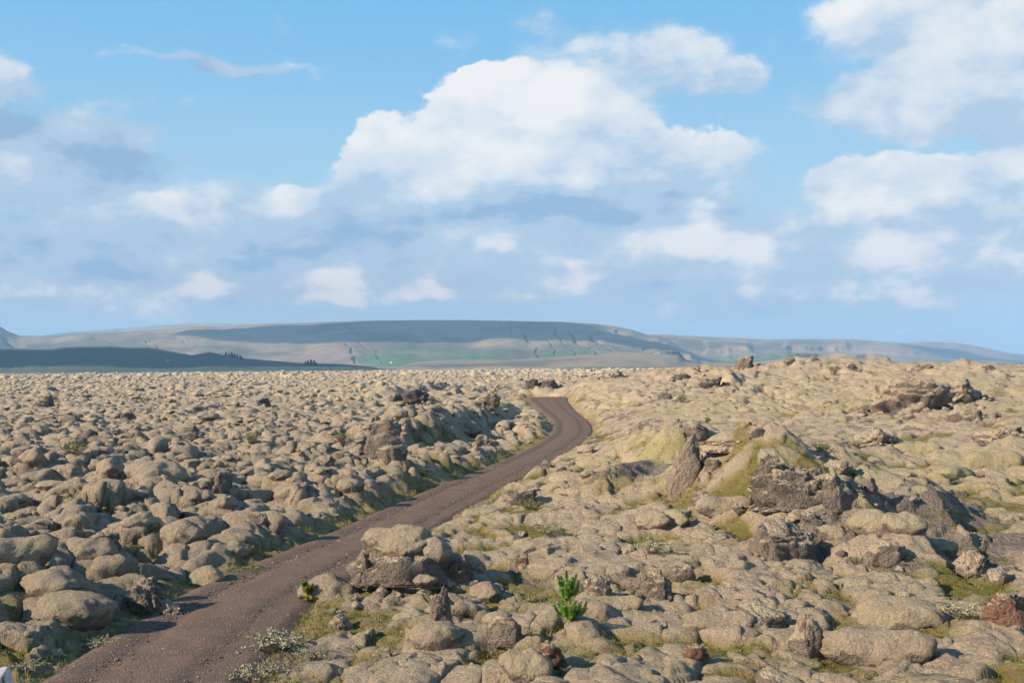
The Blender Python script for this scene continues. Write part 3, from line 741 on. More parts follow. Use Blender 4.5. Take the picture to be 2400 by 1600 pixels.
# ------------------------------------------------------------------ lumpy cushions of moss on lava
def blob(seed, sub, lobes, flat=.62, stretch=1.0):
    r = np.random.default_rng(seed); v, f = ico(sub); out = np.zeros(len(v))
    for i in range(lobes):
        if i == 0: c, rad_ = np.array([0, 0, 0.0]), .60
        else:
            a = r.random() * 2 * math.pi; c = np.array([math.cos(a) * .42, math.sin(a) * .42, r.uniform(-.12, .26)]); rad_ = r.uniform(.30, .50)
        b = v @ c; disc = rad_ ** 2 - (c @ c - b * b)
        R_ = np.where(disc > 0, b + np.sqrt(np.maximum(disc, 0)), 0.02)
        out += np.maximum(R_, .02) ** 9
    R_ = out ** (1 / 9)
    p = v * R_[:, None]
    p = p * (1 + .26 * fbm3(p, 2.3, seed, 4)[:, None] - .16 * np.abs(fbm3(p, 2.6, seed + 7, 2))[:, None] + .105 * fbm3(p, 5.5, seed + 3, 4, .58)[:, None])
    p[:, 2] *= flat; p[:, 0] *= stretch
    low = np.clip(-p[:, 2] / .35, 0, 1); p[:, :2] *= (1 - .22 * low)[:, None]
    p[:, 2] -= .06 * low
    return p, f
SHAPES = [(2, 'round', 1.0, .85), (4, 'lumpy', 1.1, .80), (6, 'knobbly', 1.0, .80), (2, 'two-lobed', 1.3, .75), (4, 'long', 1.75, .62), (3, 'low flat-topped', 1.2, .55), (7, 'many-lobed', 1.15, .78), (2, 'egg-shaped', 1.4, .72), (5, 'rugged', 1.0, .95), (5, 'broad', 1.35, .65)]
near_me = []; far_ob = []
for i, (lb, nm, st, fl) in enumerate(SHAPES):
    v, f = blob(100 + i, 4, lb, fl, st); o = mesh_obj('mossy_boulder', v, f, CUSHION, None, True, False); near_me.append(o.data)
    v, f = blob(100 + i, 3, lb, fl, st); far_ob.append(mesh_obj('hummock_shape', v, f, CUSHION, None, True, False))

def scatter_nodes(objs, name):
    ng = bpy.data.node_groups.new(name, 'GeometryNodeTree')
    ng.interface.new_socket('Geometry', in_out='INPUT', socket_type='NodeSocketGeometry'); ng.interface.new_socket('Geometry', in_out='OUTPUT', socket_type='NodeSocketGeometry')
    N = ng.nodes; L = ng.links
    gi, go = N.new('NodeGroupInput'), N.new('NodeGroupOutput')
    join = N.new('GeometryNodeJoinGeometry')
    for o in objs[::-1]:
        oi = N.new('GeometryNodeObjectInfo'); oi.inputs['Object'].default_value = o
        if 'As Instance' in oi.inputs: oi.inputs['As Instance'].default_value = True
        L.new(oi.outputs['Geometry'], join.inputs[0])
    iop = N.new('GeometryNodeInstanceOnPoints'); L.new(gi.outputs[0], iop.inputs['Points']); L.new(join.outputs[0], iop.inputs['Instance'])
    iop.inputs['Pick Instance'].default_value = True
    def at_(nm, ty):
        a = N.new('GeometryNodeInputNamedAttribute'); a.data_type = ty; a.inputs['Name'].default_value = nm; return a.outputs[0]
    L.new(at_('pick', 'INT'), iop.inputs['Instance Index'])
    rt = at_('turn', 'FLOAT_VECTOR'); e2 = N.new('FunctionNodeEulerToRotation'); L.new(rt, e2.inputs[0]); L.new(e2.outputs[0], iop.inputs['Rotation'])
    L.new(at_('size', 'FLOAT_VECTOR'), iop.inputs['Scale'])
    L.new(iop.outputs[0], go.inputs[0])
    return ng
def scatter(name, objs, P, turn, size, pick):
    me = bpy.data.meshes.new(name); me.vertices.add(len(P)); me.vertices.foreach_set('co', np.asarray(P, np.float32).ravel())
    for nm, v in (('turn', turn), ('size', size)):
        a = me.attributes.new(nm, 'FLOAT_VECTOR', 'POINT'); a.data.foreach_set('vector', np.asarray(v, np.float32).ravel())
    a = me.attributes.new('pick', 'INT', 'POINT'); a.data.foreach_set('value', np.asarray(pick, np.int32))
    o = bpy.data.objects.new(name, me); COL.objects.link(o); tag(o, kind='stuff')
    md = o.modifiers.new('scatter', 'NODES'); md.node_group = scatter_nodes(objs, name)
    return o

def project(p):
    d = CR.T @ (np.asarray(p, float) - np.array(CAM)).T
    return CX + FPX * d[0] / -d[2], CY - FPX * d[1] / -d[2]

# candidates
def candidates():
    X_, Y_, R_ = [], [], []
    for y0, y1, dens, rm, smin in ((15, 45, 1.35, .34, .14), (45, 110, 1.15, .35, .18), (110, 260, .50, .48, .28), (260, 620, .14, .72, .45), (620, 1500, .0085, 1.9, 1.0)):
        area = .5 * 1.24 * (y1 ** 2 - y0 ** 2); n = int(area * dens)
        Y = np.sqrt(rng.random(n) * (y1 ** 2 - y0 ** 2) + y0 ** 2); u = rng.uniform(-.62, .62, n)
        X_.append(u * Y); Y_.append(Y); R_.append(np.clip(rm * np.exp(rng.normal(-.05, .55, n)), smin, rm * 2.5))
    return np.concatenate(X_), np.concatenate(Y_), np.concatenate(R_)
cx_, cy_, cr_ = candidates()
lx, ly, lz, lg, lb_, lv, ll, ld, loff = land(cx_, cy_, False)
uu = cx_ / cy_
rightness = sst(-.02, .10, uu - .02) * sst(260, 180, cy_)
rightness = np.maximum(rightness, np.where(road_query(cx_, cy_)[3] > 0, .85 * sst(120, 80, cy_), 0))
zone = fbm(cx_ / 9, cy_ / 9, 201, 3)
keep = (loff > .55) & (np.hypot((cx_ - 6.3) / 2.4, (cy_ - 50.5) / 3) > 1) & (rng.random(len(cx_)) < np.where(cy_ < 300, .50 + 1.1 * zone - .66 * rightness, .8)) & (lg < .55)
rdq = road_query(cx_, cy_); cr_ = cr_ * (.5 + .5 * sst(1, 6.5, np.where(cy_ < 260, rdq[0] - rdq[2], 99))); keep &= (rdq[0] > rdq[2] + cr_ * 1.0 + .15) & ((cy_ > 19) | (np.abs(cx_) > cy_ * .60))
# nothing on the crest line of the rise may break the skyline more than a little
cx_, cy_, cr_, lz, rightness = cx_[keep], cy_[keep], cr_[keep] * (1 - .15 * rightness[keep]), lz[keep], rightness[keep]
# ------------------------------------------------------------------ bare lava rocks
def wor3(p, sc, s):
    q_ = p * sc; c = np.floor(q_); best = np.full(len(p), 9.0); b2 = np.full(len(p), 9.0)
    for i in (-1, 0, 1):
        for j in (-1, 0, 1):
            for k_ in (-1, 0, 1):
                a = c + np.array([i, j, k_]); m = (a[:, 2] * 131 + s).astype(np.int64)
                f_ = a + np.stack([_h(a[:, 0], a[:, 1], m), _h(a[:, 0], a[:, 1], m + 7), _h(a[:, 0], a[:, 1], m + 13)], -1)
                d = np.linalg.norm(f_ - q_, axis=1); b2 = np.where(d < best, best, np.minimum(b2, d)); best = np.minimum(best, d)
    return best, b2
def rock_geo(seed, sub, crag=.16, planes=10, flat=True, holes=.0):
    r = np.random.default_rng(seed); v, f = ico(sub)
    v = np.sign(v) * np.abs(v) ** (.72 if crag > .18 else .45); v = v / np.maximum(1, np.abs(v).max() * .95)
    for i in range(planes):
        n = r.normal(0, 1, 3); n[2] *= .6; n /= np.linalg.norm(n); d = r.uniform(.50, .82)
        s_ = v @ n; v = v - np.outer(np.maximum(0, s_ - d) * .92, n)
    nrm = v / np.linalg.norm(v, axis=1)[:, None]
    k = crag * 1.3 * fbm3(v, 1.5, seed + 1, 3) + crag * .75 * fbm3(v, 3.2, seed + 5, 5, .62, True) + crag * .34 * fbm3(v, 10, seed + 8, 2, .6, True)
    w1, w2 = wor3(v, 2.1, seed + 30); u1, u2 = wor3(v, 5.2, seed + 50)
    k = k + crag * (.9 * (np.clip((w2 - w1) / .5, 0, 1) ** .5 - .6)) + crag * (.42 * (np.clip((u2 - u1) / .5, 0, 1) ** .5 - .6)) * (fbm3(v, 1.2, seed + 60, 2) > -.25)
    v = v + nrm * k[:, None]
    v[:, 2] = np.where(v[:, 2] < -.35, -.35 + (v[:, 2] + .35) * .3, v[:, 2])
    lo, hi = v.min(0), v.max(0); v = (v - (lo + hi) / 2) / ((hi - lo) / 2)
    v[:, 2] = (v[:, 2] + 1) / 2                                        # 0 at the base, 1 at the top
    return v, f
ROCKS = [
 # base px, base py, width px, height px, depth/width, material, seed, crag, turn, label
 (893,1074,100,84,.8,ROCK,11,.14,.5,'big brown slab-faced lava boulder in the moss field left of the track'),
 (925,1078,72,42,.9,ROCKCAP,12,.15,1.0,'low half-mossed rock at the foot of the slab-faced boulder'),
 (1602,1152,60,138,.6,TANROCK,131,.15,.0,'tall pale-brown lava spire with pebbly face above the yellow moss mound'),
 (1635,1040,60,40,.9,ROCK,14,.22,.8,'dark brown rock shoulder on the right side of the pale spire'),
 (1700,1066,110,22,.7,ROCKCAP,15,.14,.3,'low brown rock and earth scar under a moss brow right of the spire'),
 (1815,1135,100,64,.8,ROCK,16,.26,.1,'upper craggy lava knob on the right-hand ridge, spotted with pale lichen'),
 (1850,1192,210,80,.55,ROCK,17,.32,.15,'widest craggy lava outcrop on the right-hand ridge, jagged overhang below'),
 (1962,1200,80,86,.8,ROCKCAP,18,.20,1.3,'mossy overhanging crag at the right end of the ridge outcrop'),
 (1836,1312,156,100,.75,ROCK,19,.165,.25,'square lava block with dark flat face and pale lichen spots'),
 (2125,968,200,92,.6,ROCKCAP,20,.24,.1,'large brown lava outcrop with mossy top high on the right'),
 (2240,945,120,58,.7,ROCKCAP,21,.24,.4,'rough half-mossed rocks right of the high brown outcrop'),
 (2262,985,90,40,.7,ROCKCAP,22,.26,.9,'low rugged rocks below the high brown outcrop'),
 (1776,1036,26,23,.9,DARKROCK,23,.14,.2,'small round dark rock balanced on pale moss'),
 (2041,1156,34,44,.8,ROCK,24,.24,.5,'small knobbly rock stub standing above the right valley'),
 (1896,1538,88,96,.8,ROCKCAP,25,.28,.9,'knobbly grey-brown lava stump near the bottom right'),
 (1530,1408,92,70,.8,ROCK,26,.30,.1,'jagged brown lava crag right of the pine sapling'),
 (1600,1368,58,34,.8,ROCK,27,.20,.6,'small brown rock with a shadow behind the jagged crag'),
 (1032,1454,48,74,.9,ROCK,28,.26,.4,'narrow upright lava rock below the big capped boulder'),
 (1398,1388,62,48,.9,ROCKCAP,29,.22,.3,'pitted rock with a dark hole just right of the pine sapling'),
 (1292,1572,66,58,.8,REDROCK,30,.30,.7,'reddish broken lava rock at the bottom centre'),
 (348,1452,128,98,.8,ROCK,31,.30,.2,'jagged dark lava heap on the left edge of the track'),
 (390,1455,70,48,.8,ROCKCAP,32,.22,1.2,'low half-mossed rock leaning on the jagged heap by the track'),
 (520,1162,54,50,.8,ROCK,33,.24,.9,'brown upright rock alone in the left moss field'),
 (106,953,40,36,.9,DARKROCK,34,.22,.5,'dark pointed rock standing alone far out on the left plain'),
 (2362,1470,120,66,.7,REDROCK,35,.14,.1,'rust-red rock at the right edge of the picture'),
 (2268,1354,66,52,.9,ROCKCAP,36,.24,.6,'round pitted rock below the right end of the ridge'),
 (2332,1366,56,40,.9,ROCKCAP,37,.24,1.6,'pitted rock next to the round one, nearer the right edge'),
 (1226,1322,34,26,.8,REDROCK,38,.20,.6,'small red rock in a mossy mound behind the sapling'),
 (1746,864,42,32,.9,ROCK,39,.28,.1,'pointed brown rock on the skyline of the right-hand rise'),
 (1600,888,70,26,.8,DARKROCK,40,.28,.5,'dark jagged rocks below the skyline at the left of the rise'),
 (1668,905,60,26,.7,DARKROCK,41,.26,1.1,'dark hollowed rocks under the pointed skyline rock'),
 (1910,849,16,11,.9,DARKROCK,42,.20,.1,'tiny dark stone on top of the highest crest'),
 (975,944,60,30,.8,DARKROCK,43,.28,.3,'dark jagged rocks left of the far bend of the track'),
 (925,940,44,26,.8,DARKROCK,44,.28,1.4,'smaller dark jagged rocks at the left end of the far ridge'),
 (1148,962,50,40,.8,ROCKCAP,45,.28,.2,'brown broken rocks on the ridge above the shaded hollow'),
 (1290,906,44,22,.8,DARKROCK,46,.26,.9,'dark rock pile behind the end of the track, right one'),
 (1250,906,38,24,.8,DARKROCK,47,.26,.1,'dark rock pile behind the end of the track, left one'),
 (1135,1045,44,30,.8,ROCKCAP,48,.20,.3,'grey rock with a flat cap in the shaded hollow'),
 (2070,1338,84,58,.8,ROCKCAP,49,.24,.1,'overhanging pitted rock at the foot of the ridge shadow'),
 (450,1028,56,32,.9,DARKROCK,50,.22,.4,'dark rough boulder in the middle of the left moss field'),
 (1668,1112,34,26,.9,ROCK,51,.24,.4,'small brown rock in the moss right of the spire foot'),
 (1660,1190,70,36,.9,ROCKCAP,52,.24,.8,'low pitted rock left of the ridge outcrop'),
 (1955,1110,80,34,.8,ROCKCAP,53,.24,.2,'brown broken rocks behind the ridge outcrop'),
 (2060,1040,120,40,.8,ROCKCAP,54,.22,.2,'cluster of small brown mossy rocks in the right valley'),
 (2340,1030,110,42,.8,ROCKCAP,55,.20,.5,'brown mossed rocks on the slope at the right edge'),
 (240,1290,80,40,.8,ROCK,56,.26,.5,'rough brown rock under a mossy boulder in the lower left'),
 (1630,1545,60,30,.8,REDROCK,57,.24,.5,'low red-brown rock scar near the bottom, right of centre'),
 (800,1480,54,34,.9,ROCKCAP,58,.26,.5,'round pitted rock near the right side of the track'),
 (895,1548,48,34,.8,ROCK,59,.30,.1,'brown cracked rock under a moss ridge at the bottom'),
 (1175,1535,90,60,.8,ROCKCAP,60,.18,.1,'grey pointed moss rock near the willow in the bottom centre'),
 (2130,1420,60,26,.8,ROCKCAP,61,.22,.5,'low brown rock bulge in front of the ridge shadow'),
 (1280,1100,26,18,.8,ROCK,62,.22,.5,'small dark stone beside the narrow part of the track'),
 (1230,1185,60,34,.8,DARKROCK,63,.26,.5,'dark cracked rock right of the track with a green shrub below'),
 (1560,935,30,20,.8,DARKROCK,64,.26,.5,'small dark crack of rock on the left of the rise'),
 (1850,853,30,16,.8,DARKROCK,80,.3,.1,'small brown rocks on the skyline left of the tiny dark stone'),
 (1990,862,40,16,.8,ROCKCAP,81,.3,.1,'brown rock bump on the skyline right of the tiny dark stone'),
 (2160,868,60,20,.8,ROCKCAP,82,.3,.4,'broken rocks on the skyline above the high brown outcrop'),
 (2320,866,40,16,.8,DARKROCK,83,.3,.4,'dark rock speck on the skyline near the right edge'),
 (1440,886,44,20,.8,ROCKCAP,84,.3,.4,'broken rocks on the skyline just right of the far bend'),
 (60,1085,64,34,.8,DARKROCK,65,.22,.1,'dark boulder at the left edge of the moss field'),
 (760,1090,46,32,.8,ROCKCAP,66,.24,.1,'rough grey-brown rock between the left field and the track bank'),
 (620,948,36,22,.8,DARKROCK,67,.24,.3,'dark rock ridge far out in the left field'),
 (300,985,34,22,.8,DARKROCK,68,.24,.3,'small dark rock far out in the left field'),
]
ROCKP = []
def place_rock(bx, by, w, h, dep, mat, seed, crag, turn, label, cat='lava rock', name='lava_rock'):
    x, y, z = ground_at(bx, by)
    x, y = x * (1 + .3 * w * dep / FPX), y * (1 + .3 * w * dep / FPX)         # the pixel is the front of its foot
    s = y / FPX; sub = 5 if w >= 100 else (4 if w > 34 else 3)
    v, f = rock_geo(seed, sub, crag)
    if mat is TANROCK: v[:, :2] *= 1 + .75 * np.clip(v[:, 2:3], 0, 1)
    ww, hh = w * s, h * s
    v = v * np.array([ww / 2, ww * dep / 2, hh * 1.12]); v[:, 2] = v[:, 2] * 1.15 - hh * .34; v[:, :2] *= (1.10 - .10 * np.clip(v[:, 2:3] / hh, 0, 1))
    c, sn = math.cos(turn * .6), math.sin(turn * .6); vx = v[:, 0] * c - v[:, 1] * sn; vy = v[:, 0] * sn + v[:, 1] * c; v[:, 0], v[:, 1] = vx, vy
    o = mesh_obj(name, v, f, mat, None, False); o.location = (x, y, float(hgt(x, y)[0])- .02 * hh)
    tag(o, label, cat, 'bare lava rocks in the moss field'); ROCKP.append((bx, by - h * .4, label, x, y, max(ww, .3) * .5))
    return o
for r_ in ROCKS: place_rock(*r_)

# the great capped boulder beside the track: brown rock below, a cap of moss above
x, y, z = ground_at(960, 1392); y *= 1.03; x *= 1.03; s = y / FPX
e = empty('capped_boulder', (x, y, float(hgt(x, y)[0])))
v, f = rock_geo(71, 5, .15, 12); v = v * np.array([150 * s, 96 * s, 108 * s]); v[:, 2] -= .12; mesh_obj('rock_base', v, f, ROCK, e)
v, f = blob(503, 5, 3, .95, 1.28); v *= np.array([108 * s, 100 * s, 92 * s]); v[:, 2] += 78 * s; v[:, 0] += -4 * s; mesh_obj('moss_cap', v, f, CUSHION, e)
v, f = blob(507, 4, 2, .95, 1.0); v *= 72 * s; v += np.array([62 * s, -14 * s, 66 * s]); o = mesh_obj('moss_cap', v, f, CUSHION, e)
v, f = rock_geo(72, 4, .24, 9); v = v * np.array([50 * s, 44 * s, 84 * s]) + np.array([-92 * s, -10 * s, -.1]); mesh_obj('rock_shoulder', v, f, ROCK, e)
v, f = rock_geo(73, 4, .24, 9); v = v * np.array([50 * s, 44 * s, 72 * s]) + np.array([96 * s, 4 * s, -.1]); mesh_obj('rock_shoulder', v, f, ROCK, e)
v, f = blob(511, 4, 2, .7, 1.3); v *= 36 * s; v += np.array([40 * s, -72 * s, 16 * s]); mesh_obj('moss_pad', v, f, CUSHION, e)
tag(e, 'biggest boulder by the track, brown lava with a thick overhanging cap of moss', 'boulder')
ROCKP.append((960, 1320, 'the big capped boulder', x, y, 110 * s))
SHORT = {'capped boulder': (960, 1320), 'slab-faced boulder': (893, 1035), 'pale lava spire': (1602, 1080), 'ridge outcrop': (1850, 1150), 'square lava block': (1836, 1255),
 'pine sapling': (1345, 1400), 'knobbly stump': (1896, 1490), 'jagged heap': (348, 1405), 'high brown outcrop': (2125, 920), 'rust-red rock': (2362, 1440), 'shaded hollow': (1130, 1030),
 'lone upright rock': (520, 1140), 'bottom willow bush': (650, 1530), 'bend of the track': (1330, 1010), 'red broken rock': (1292, 1545), 'jagged crag': (1530, 1375), 'dark left-edge boulder': (60, 1070),
 'round pitted rock': (2268, 1330), 'rough brown rock': (240, 1270), 'right valley rocks': (2060, 1020), 'pointed skyline rock': (1746, 850), 'dark rough boulder': (450, 1010), 'narrow upright rock': (1032, 1420),
 'yellow moss mound': (1470, 1160), 'dark cracked rock': (1230, 1170), 'far bend of the track': (1290, 940), 'little rock stub': (2041, 1135)}

# ------------------------------------------------------------------ named mossy boulders
LEMON = make_ground_mat(True, 'yellow_moss')
nt = LEMON.node_tree
bs_ = [n for n in nt.nodes if n.type == 'BSDF_PRINCIPLED'][0]; src_ = bs_.inputs['Base Color'].links[0].from_socket
qq = NT(nt); nt.links.new(qq.mix(.38, src_, (.44, .39, .16)), bs_.inputs['Base Color'])
BIG = [
 (168,1482,178,74,4,'long mossy boulder with a steep dark end left of the track',None),
 (772,1402,130,84,3,'rounded mossy boulder at the track edge left of the capped boulder',None),
 (486,1376,76,60,0,'pale mossy boulder close to the left edge of the track',None),
 (548,1308,72,42,7,'smooth egg-shaped mossy boulder just left of the track',None),
 (205,1330,120,66,6,'big many-lobed mossy boulder in the lower left hollow',None),
 (50,1345,150,70,9,'broad dark-sided mossy boulder at the lower left edge',None),
 (120,1400,140,60,3,'mossy boulder lying in the shade of the lower left hollow',None),
 (360,1112,130,70,6,'largest mossy heap in the middle of the left field',None),
 (258,1122,60,50,0,'squat mossy boulder left of the largest heap',None),
 (180,1160,70,44,7,'smooth mossy boulder in the left field below the heap',None),
 (600,1235,150,74,9,'broad mossy boulder with a shadowed right end near the track bank',None),
 (430,1275,100,60,3,'two-lobed mossy boulder in the lower left field',None),
 (330,1270,80,46,7,'egg-shaped mossy boulder among the lower left heaps',None),
 (80,1105,60,46,8,'dark-sided rugged mossy boulder near the left edge',None),
 (820,1165,60,30,4,'long low mossy boulder on the bank left of the track',None),
 (1530,1248,74,52,0,'grey round moss boulder below the yellow mound, left one',None),
 (1580,1225,70,52,0,'grey round moss boulder below the yellow mound, right one',None),
 (1380,1128,40,24,7,'small smooth boulder above the yellow mound',None),
 (2110,1480,210,80,4,'long arched moss mound with a dark cavity at the lower right',None),
 (2065,1580,230,90,9,'broad moss mound at the bottom right with a black hollow',None),
 (1690,1500,150,60,9,'low broad moss mound left of the knobbly stump',None),
 (1240,1600,110,80,8,'pointed grey moss mound in the bottom centre',None),
 (1020,1530,120,56,4,'long moss ridge at the bottom, left of centre',None),
 (1140,1420,70,48,0,'round mossy boulder right of the upright rock',None),
 (970,1450,90,52,3,'mossy boulder left of the upright rock',None),
 (1090,1345,80,44,5,'flat mossy boulder in the shadow of the capped boulder',None),
 (1450,1440,110,46,9,'broad moss hump in front of the jagged crag',None),
 (1100,1020,56,44,0,'stacked grey boulder with a cap beside the shaded hollow',None),
 (1372,1060,36,26,0,'rounded boulder at the inner side of the track bend',None),
 (1700,1230,120,48,9,'pale moss hump left of the square lava block',None),
 (2200,1300,90,40,4,'dark-sided mossy lump in the ridge shadow, right',None),
 (2050,1250,110,60,3,'mossy overhang at the middle of the ridge shadow',None),
 (1960,1270,80,50,6,'lumpy mossy rock in the ridge shadow beside the square block',None),
 (2120,1250,90,60,8,'rugged mossy crest at the right of the ridge shadow',None),
 (2330,1100,120,60,9,'yellowish broad moss mound near the right edge of the valley','L'),
 (2230,1130,110,44,5,'low yellowish moss mound in the right valley','L'),
 (2150,1065,100,40,9,'pale broad moss mound at the head of the right valley','L'),
]
BIGP = []
for bx, by, w, h, k_, lb, mt in BIG:
    x, y, z = ground_at(bx, by); y0_ = y; f_ = 1 + .35 * w / FPX; x *= f_; y *= f_; s = y / FPX
    me = near_me[k_]; co = np.empty(len(me.vertices) * 3); me.vertices.foreach_get('co', co); co = co.reshape(-1, 3); ext = co.max(0) - co.min(0)
    if mt: me = me.copy(); me.materials.clear(); me.materials.append(LEMON)
    o = bpy.data.objects.new('mossy_boulder', me); COL.objects.link(o)
    sx = w * s / ext[0] * 1.12; sz = h * s / ext[2] * (1.5 if mt or k_ in (9, 4) else 1.3)
    o.scale = (sx, sx * .9, sz); o.rotation_euler = (0, 0, random.uniform(-.35, .35)); o.location = (x, y, float(hgt(x, y)[0]) + (-.12 if mt or k_ in (9, 4) else .06) * h * s)
    tag(o, lb, 'mossy boulder', 'mossy boulders of the lava field'); BIGP.append((x, y, w * s * .5))

# ------------------------------------------------------------------ the other cushions: the largest in view one by one, the rest together
ok = np.ones(len(cx_), bool)
for rx_, ry_, rr_ in [(p[3], p[4], p[5]) for p in ROCKP] + BIGP:
    ok &= np.hypot(cx_ - rx_, cy_ - ry_) > rr_ * 1.05 + cr_ * .3
SAPX = ground_at(1345, 1455)
ok &= np.hypot(cx_ - SAPX[0], cy_ - SAPX[1]) > 1.3
# keep the line of sight to the named rocks and to the sapling free
for rx_, ry_, rr_ in [(p[3], p[4], p[5]) for p in ROCKP] + [(SAPX[0], SAPX[1], .5)]:
    ok &= ~((np.abs(cx_ / cy_ - rx_ / ry_) < (rr_ + cr_ * .8) / ry_) & (cy_ < ry_) & (cy_ > ry_ * .93 - 1.0))
cx_, cy_, cr_, lz, rightness = cx_[ok], cy_[ok], cr_[ok], lz[ok], rightness[ok]
n = len(cx_); pick = rng.integers(0, 10, n)
rz_ = rng.uniform(0, 6.283, n); flatz = rng.uniform(.75, 1.15, n)
pz = lz + cr_ * (rng.uniform(-.30, .08, n) - .16 * rightness)
ppx, ppy = project(np.stack([cx_, cy_, pz + cr_ * .3], -1))
# seen at all? march a few steps along the sight line
vis = (ppx > 5) & (ppx < 2395) & (ppy < 1620)
cand = np.where(vis & (cy_ < 120))[0]
top = np.stack([cx_, cy_, pz + cr_ * .45], -1)[cand]; seen = np.ones(len(cand), bool)
for k_ in np.linspace(.55, .985, 26):
    q_ = np.array(CAM) + (top - np.array(CAM)) * k_; seen &= hgt(q_[:, 0], q_[:, 1]) < q_[:, 2]
cand = cand[seen]; size_px = cr_[cand] / cy_[cand]
best = cand[np.argsort(-size_px)[:262]]
LM = [(k_, v_) for k_, v_ in SHORT.items()]
for i in best:
    o = bpy.data.objects.new('mossy_boulder', near_me[pick[i]]); COL.objects.link(o)
    o.location = (cx_[i], cy_[i], pz[i]); o.rotation_euler = (0, 0, rz_[i]); r0 = cr_[i] * 1.15; o.scale = (r0, r0, r0 * flatz[i])
    dd = [((ppx[i] - v_[0]) ** 2 + (1.6 * (ppy[i] - v_[1])) ** 2, k_, v_) for k_, v_ in LM]; dd.sort(key=lambda q_: q_[0]); _, nm_, v_ = dd[0]
    dx, dy = ppx[i] - v_[0], (ppy[i] - v_[1]) * 1.6
    d_ = math.hypot(dx, dy); far_ = 'close ' if d_ < 90 else ('well ' if d_ > 220 else '')
    ang = math.degrees(math.atan2(-dy, dx)) % 360
    rel = ['to the right of', 'behind and right of', 'behind', 'behind and left of', 'to the left of', 'in front and left of', 'in front of', 'in front and right of'][int((ang + 22.5) // 45) % 8]
    szw = 'large' if cr_[i] > .85 else ('middling' if cr_[i] > .55 else 'small')
    tag(o, f'{szw} {SHAPES[pick[i]][1]} moss-covered boulder {far_}{rel} the {nm_}', 'mossy boulder', 'mossy boulders of the lava field')
bylab = {}
for o in COL.objects:
    if o.name.startswith('mossy_boulder') and 'label' in o.keys(): bylab.setdefault(o['label'], []).append(o)
for lb, ob in bylab.items():
    if len(ob) > 1:
        ob.sort(key=lambda o: project(np.array(o.location))[0])
        w_ = {2: ['left', 'right'], 3: ['left', 'middle', 'right'], 4: ['leftmost', 'inner left', 'inner right', 'rightmost']}.get(len(ob)) or ['leftmost', 'second from left', 'middle', 'second from right', 'rightmost'] + ['rightmost'] * 9
        for o, a in zip(ob, w_): o['label'] = lb.replace('moss-covered ', 'mossy ').replace(' and ', ' ').replace('close ', '').replace('well ', '').replace('low flat-topped', 'flat-topped').replace('in front and', 'in front,') + f', {a} one'
rest = np.ones(n, bool); rest[best] = False
r0 = cr_[rest] * 1.15
scatter('moss_hummocks', far_ob, np.stack([cx_, cy_, pz], -1)[rest], np.stack([rng.normal(0, .12, rest.sum()), rng.normal(0, .12, rest.sum()), rz_[rest]], -1), np.stack([r0, r0, r0 * flatz[rest]], -1), pick[rest])
# small dark broken stones and rock heads between the cushions
rk_ob = []
for i in range(6):
    v, f = rock_geo(300 + i, 3, .26, 8); v[:, 2] -= .3; rk_ob.append(mesh_obj('stone_shape', v * .5, f, (ROCK, ROCKCAP, DARKROCK)[i % 3], None, True, False))
xs, ys = [], []
for y0, y1, dn in ((15, 60, .16), (60, 160, .045), (160, 500, .010), (500, 1400, .0018)):
    m_ = int(.5 * 1.24 * (y1 ** 2 - y0 ** 2) * dn); Y = np.sqrt(rng.random(m_) * (y1 ** 2 - y0 ** 2) + y0 ** 2); xs.append(rng.uniform(-.62, .62, m_) * Y); ys.append(Y)
xs, ys = np.concatenate(xs), np.concatenate(ys); L_ = land(xs, ys, False)
rq = road_query(xs, ys); kp = (L_[8] > .9) & (rq[0] > rq[2] + .6) & (fbm(xs / 7, ys / 7, 301, 3) + .25 * (ys > 160) > rng.uniform(-.1, .6, len(xs)))
xs, ys, zs = xs[kp], ys[kp], L_[2][kp]; m_ = len(xs)
sz = np.clip(.42 * np.exp(rng.normal(0, .45, m_)), .15, 1.4) * (1 + 1.2 * sst(100, 500, ys))
ex, ey, es = [], [], []
for bx, by, lb_2, x0, y0, r0_ in ROCKP:
    if r0_ < .5: continue
    for k_ in range(int(14 + 5 * r0_)):
        a = rng.uniform(0, 6.28); d_ = r0_ * rng.uniform(.8, 1.7); ex.append(x0 + math.cos(a) * d_ * 1.1); ey.append(y0 + math.sin(a) * d_ * .8); es.append(min(.9, r0_ * rng.uniform(.12, .42)))
ex, ey, es = map(np.array, (ex, ey, es)); rq = road_query(ex, ey); kk = rq[0] > rq[2] + .3; ex, ey, es = ex[kk], ey[kk], es[kk]
xs, ys, zs, sz = np.concatenate([xs, ex]), np.concatenate([ys, ey]), np.concatenate([zs, hgt(ex, ey)]), np.concatenate([sz, es]); m_ = len(xs)
scatter('lava_stones', rk_ob, np.stack([xs, ys, zs - sz * .02], -1), np.stack([rng.normal(0, .4, m_), rng.normal(0, .4, m_), rng.uniform(0, 6.28, m_)], -1), np.stack([sz, sz * .9, sz * rng.uniform(.7, 1.3, m_)], -1), rng.integers(0, 6, m_))
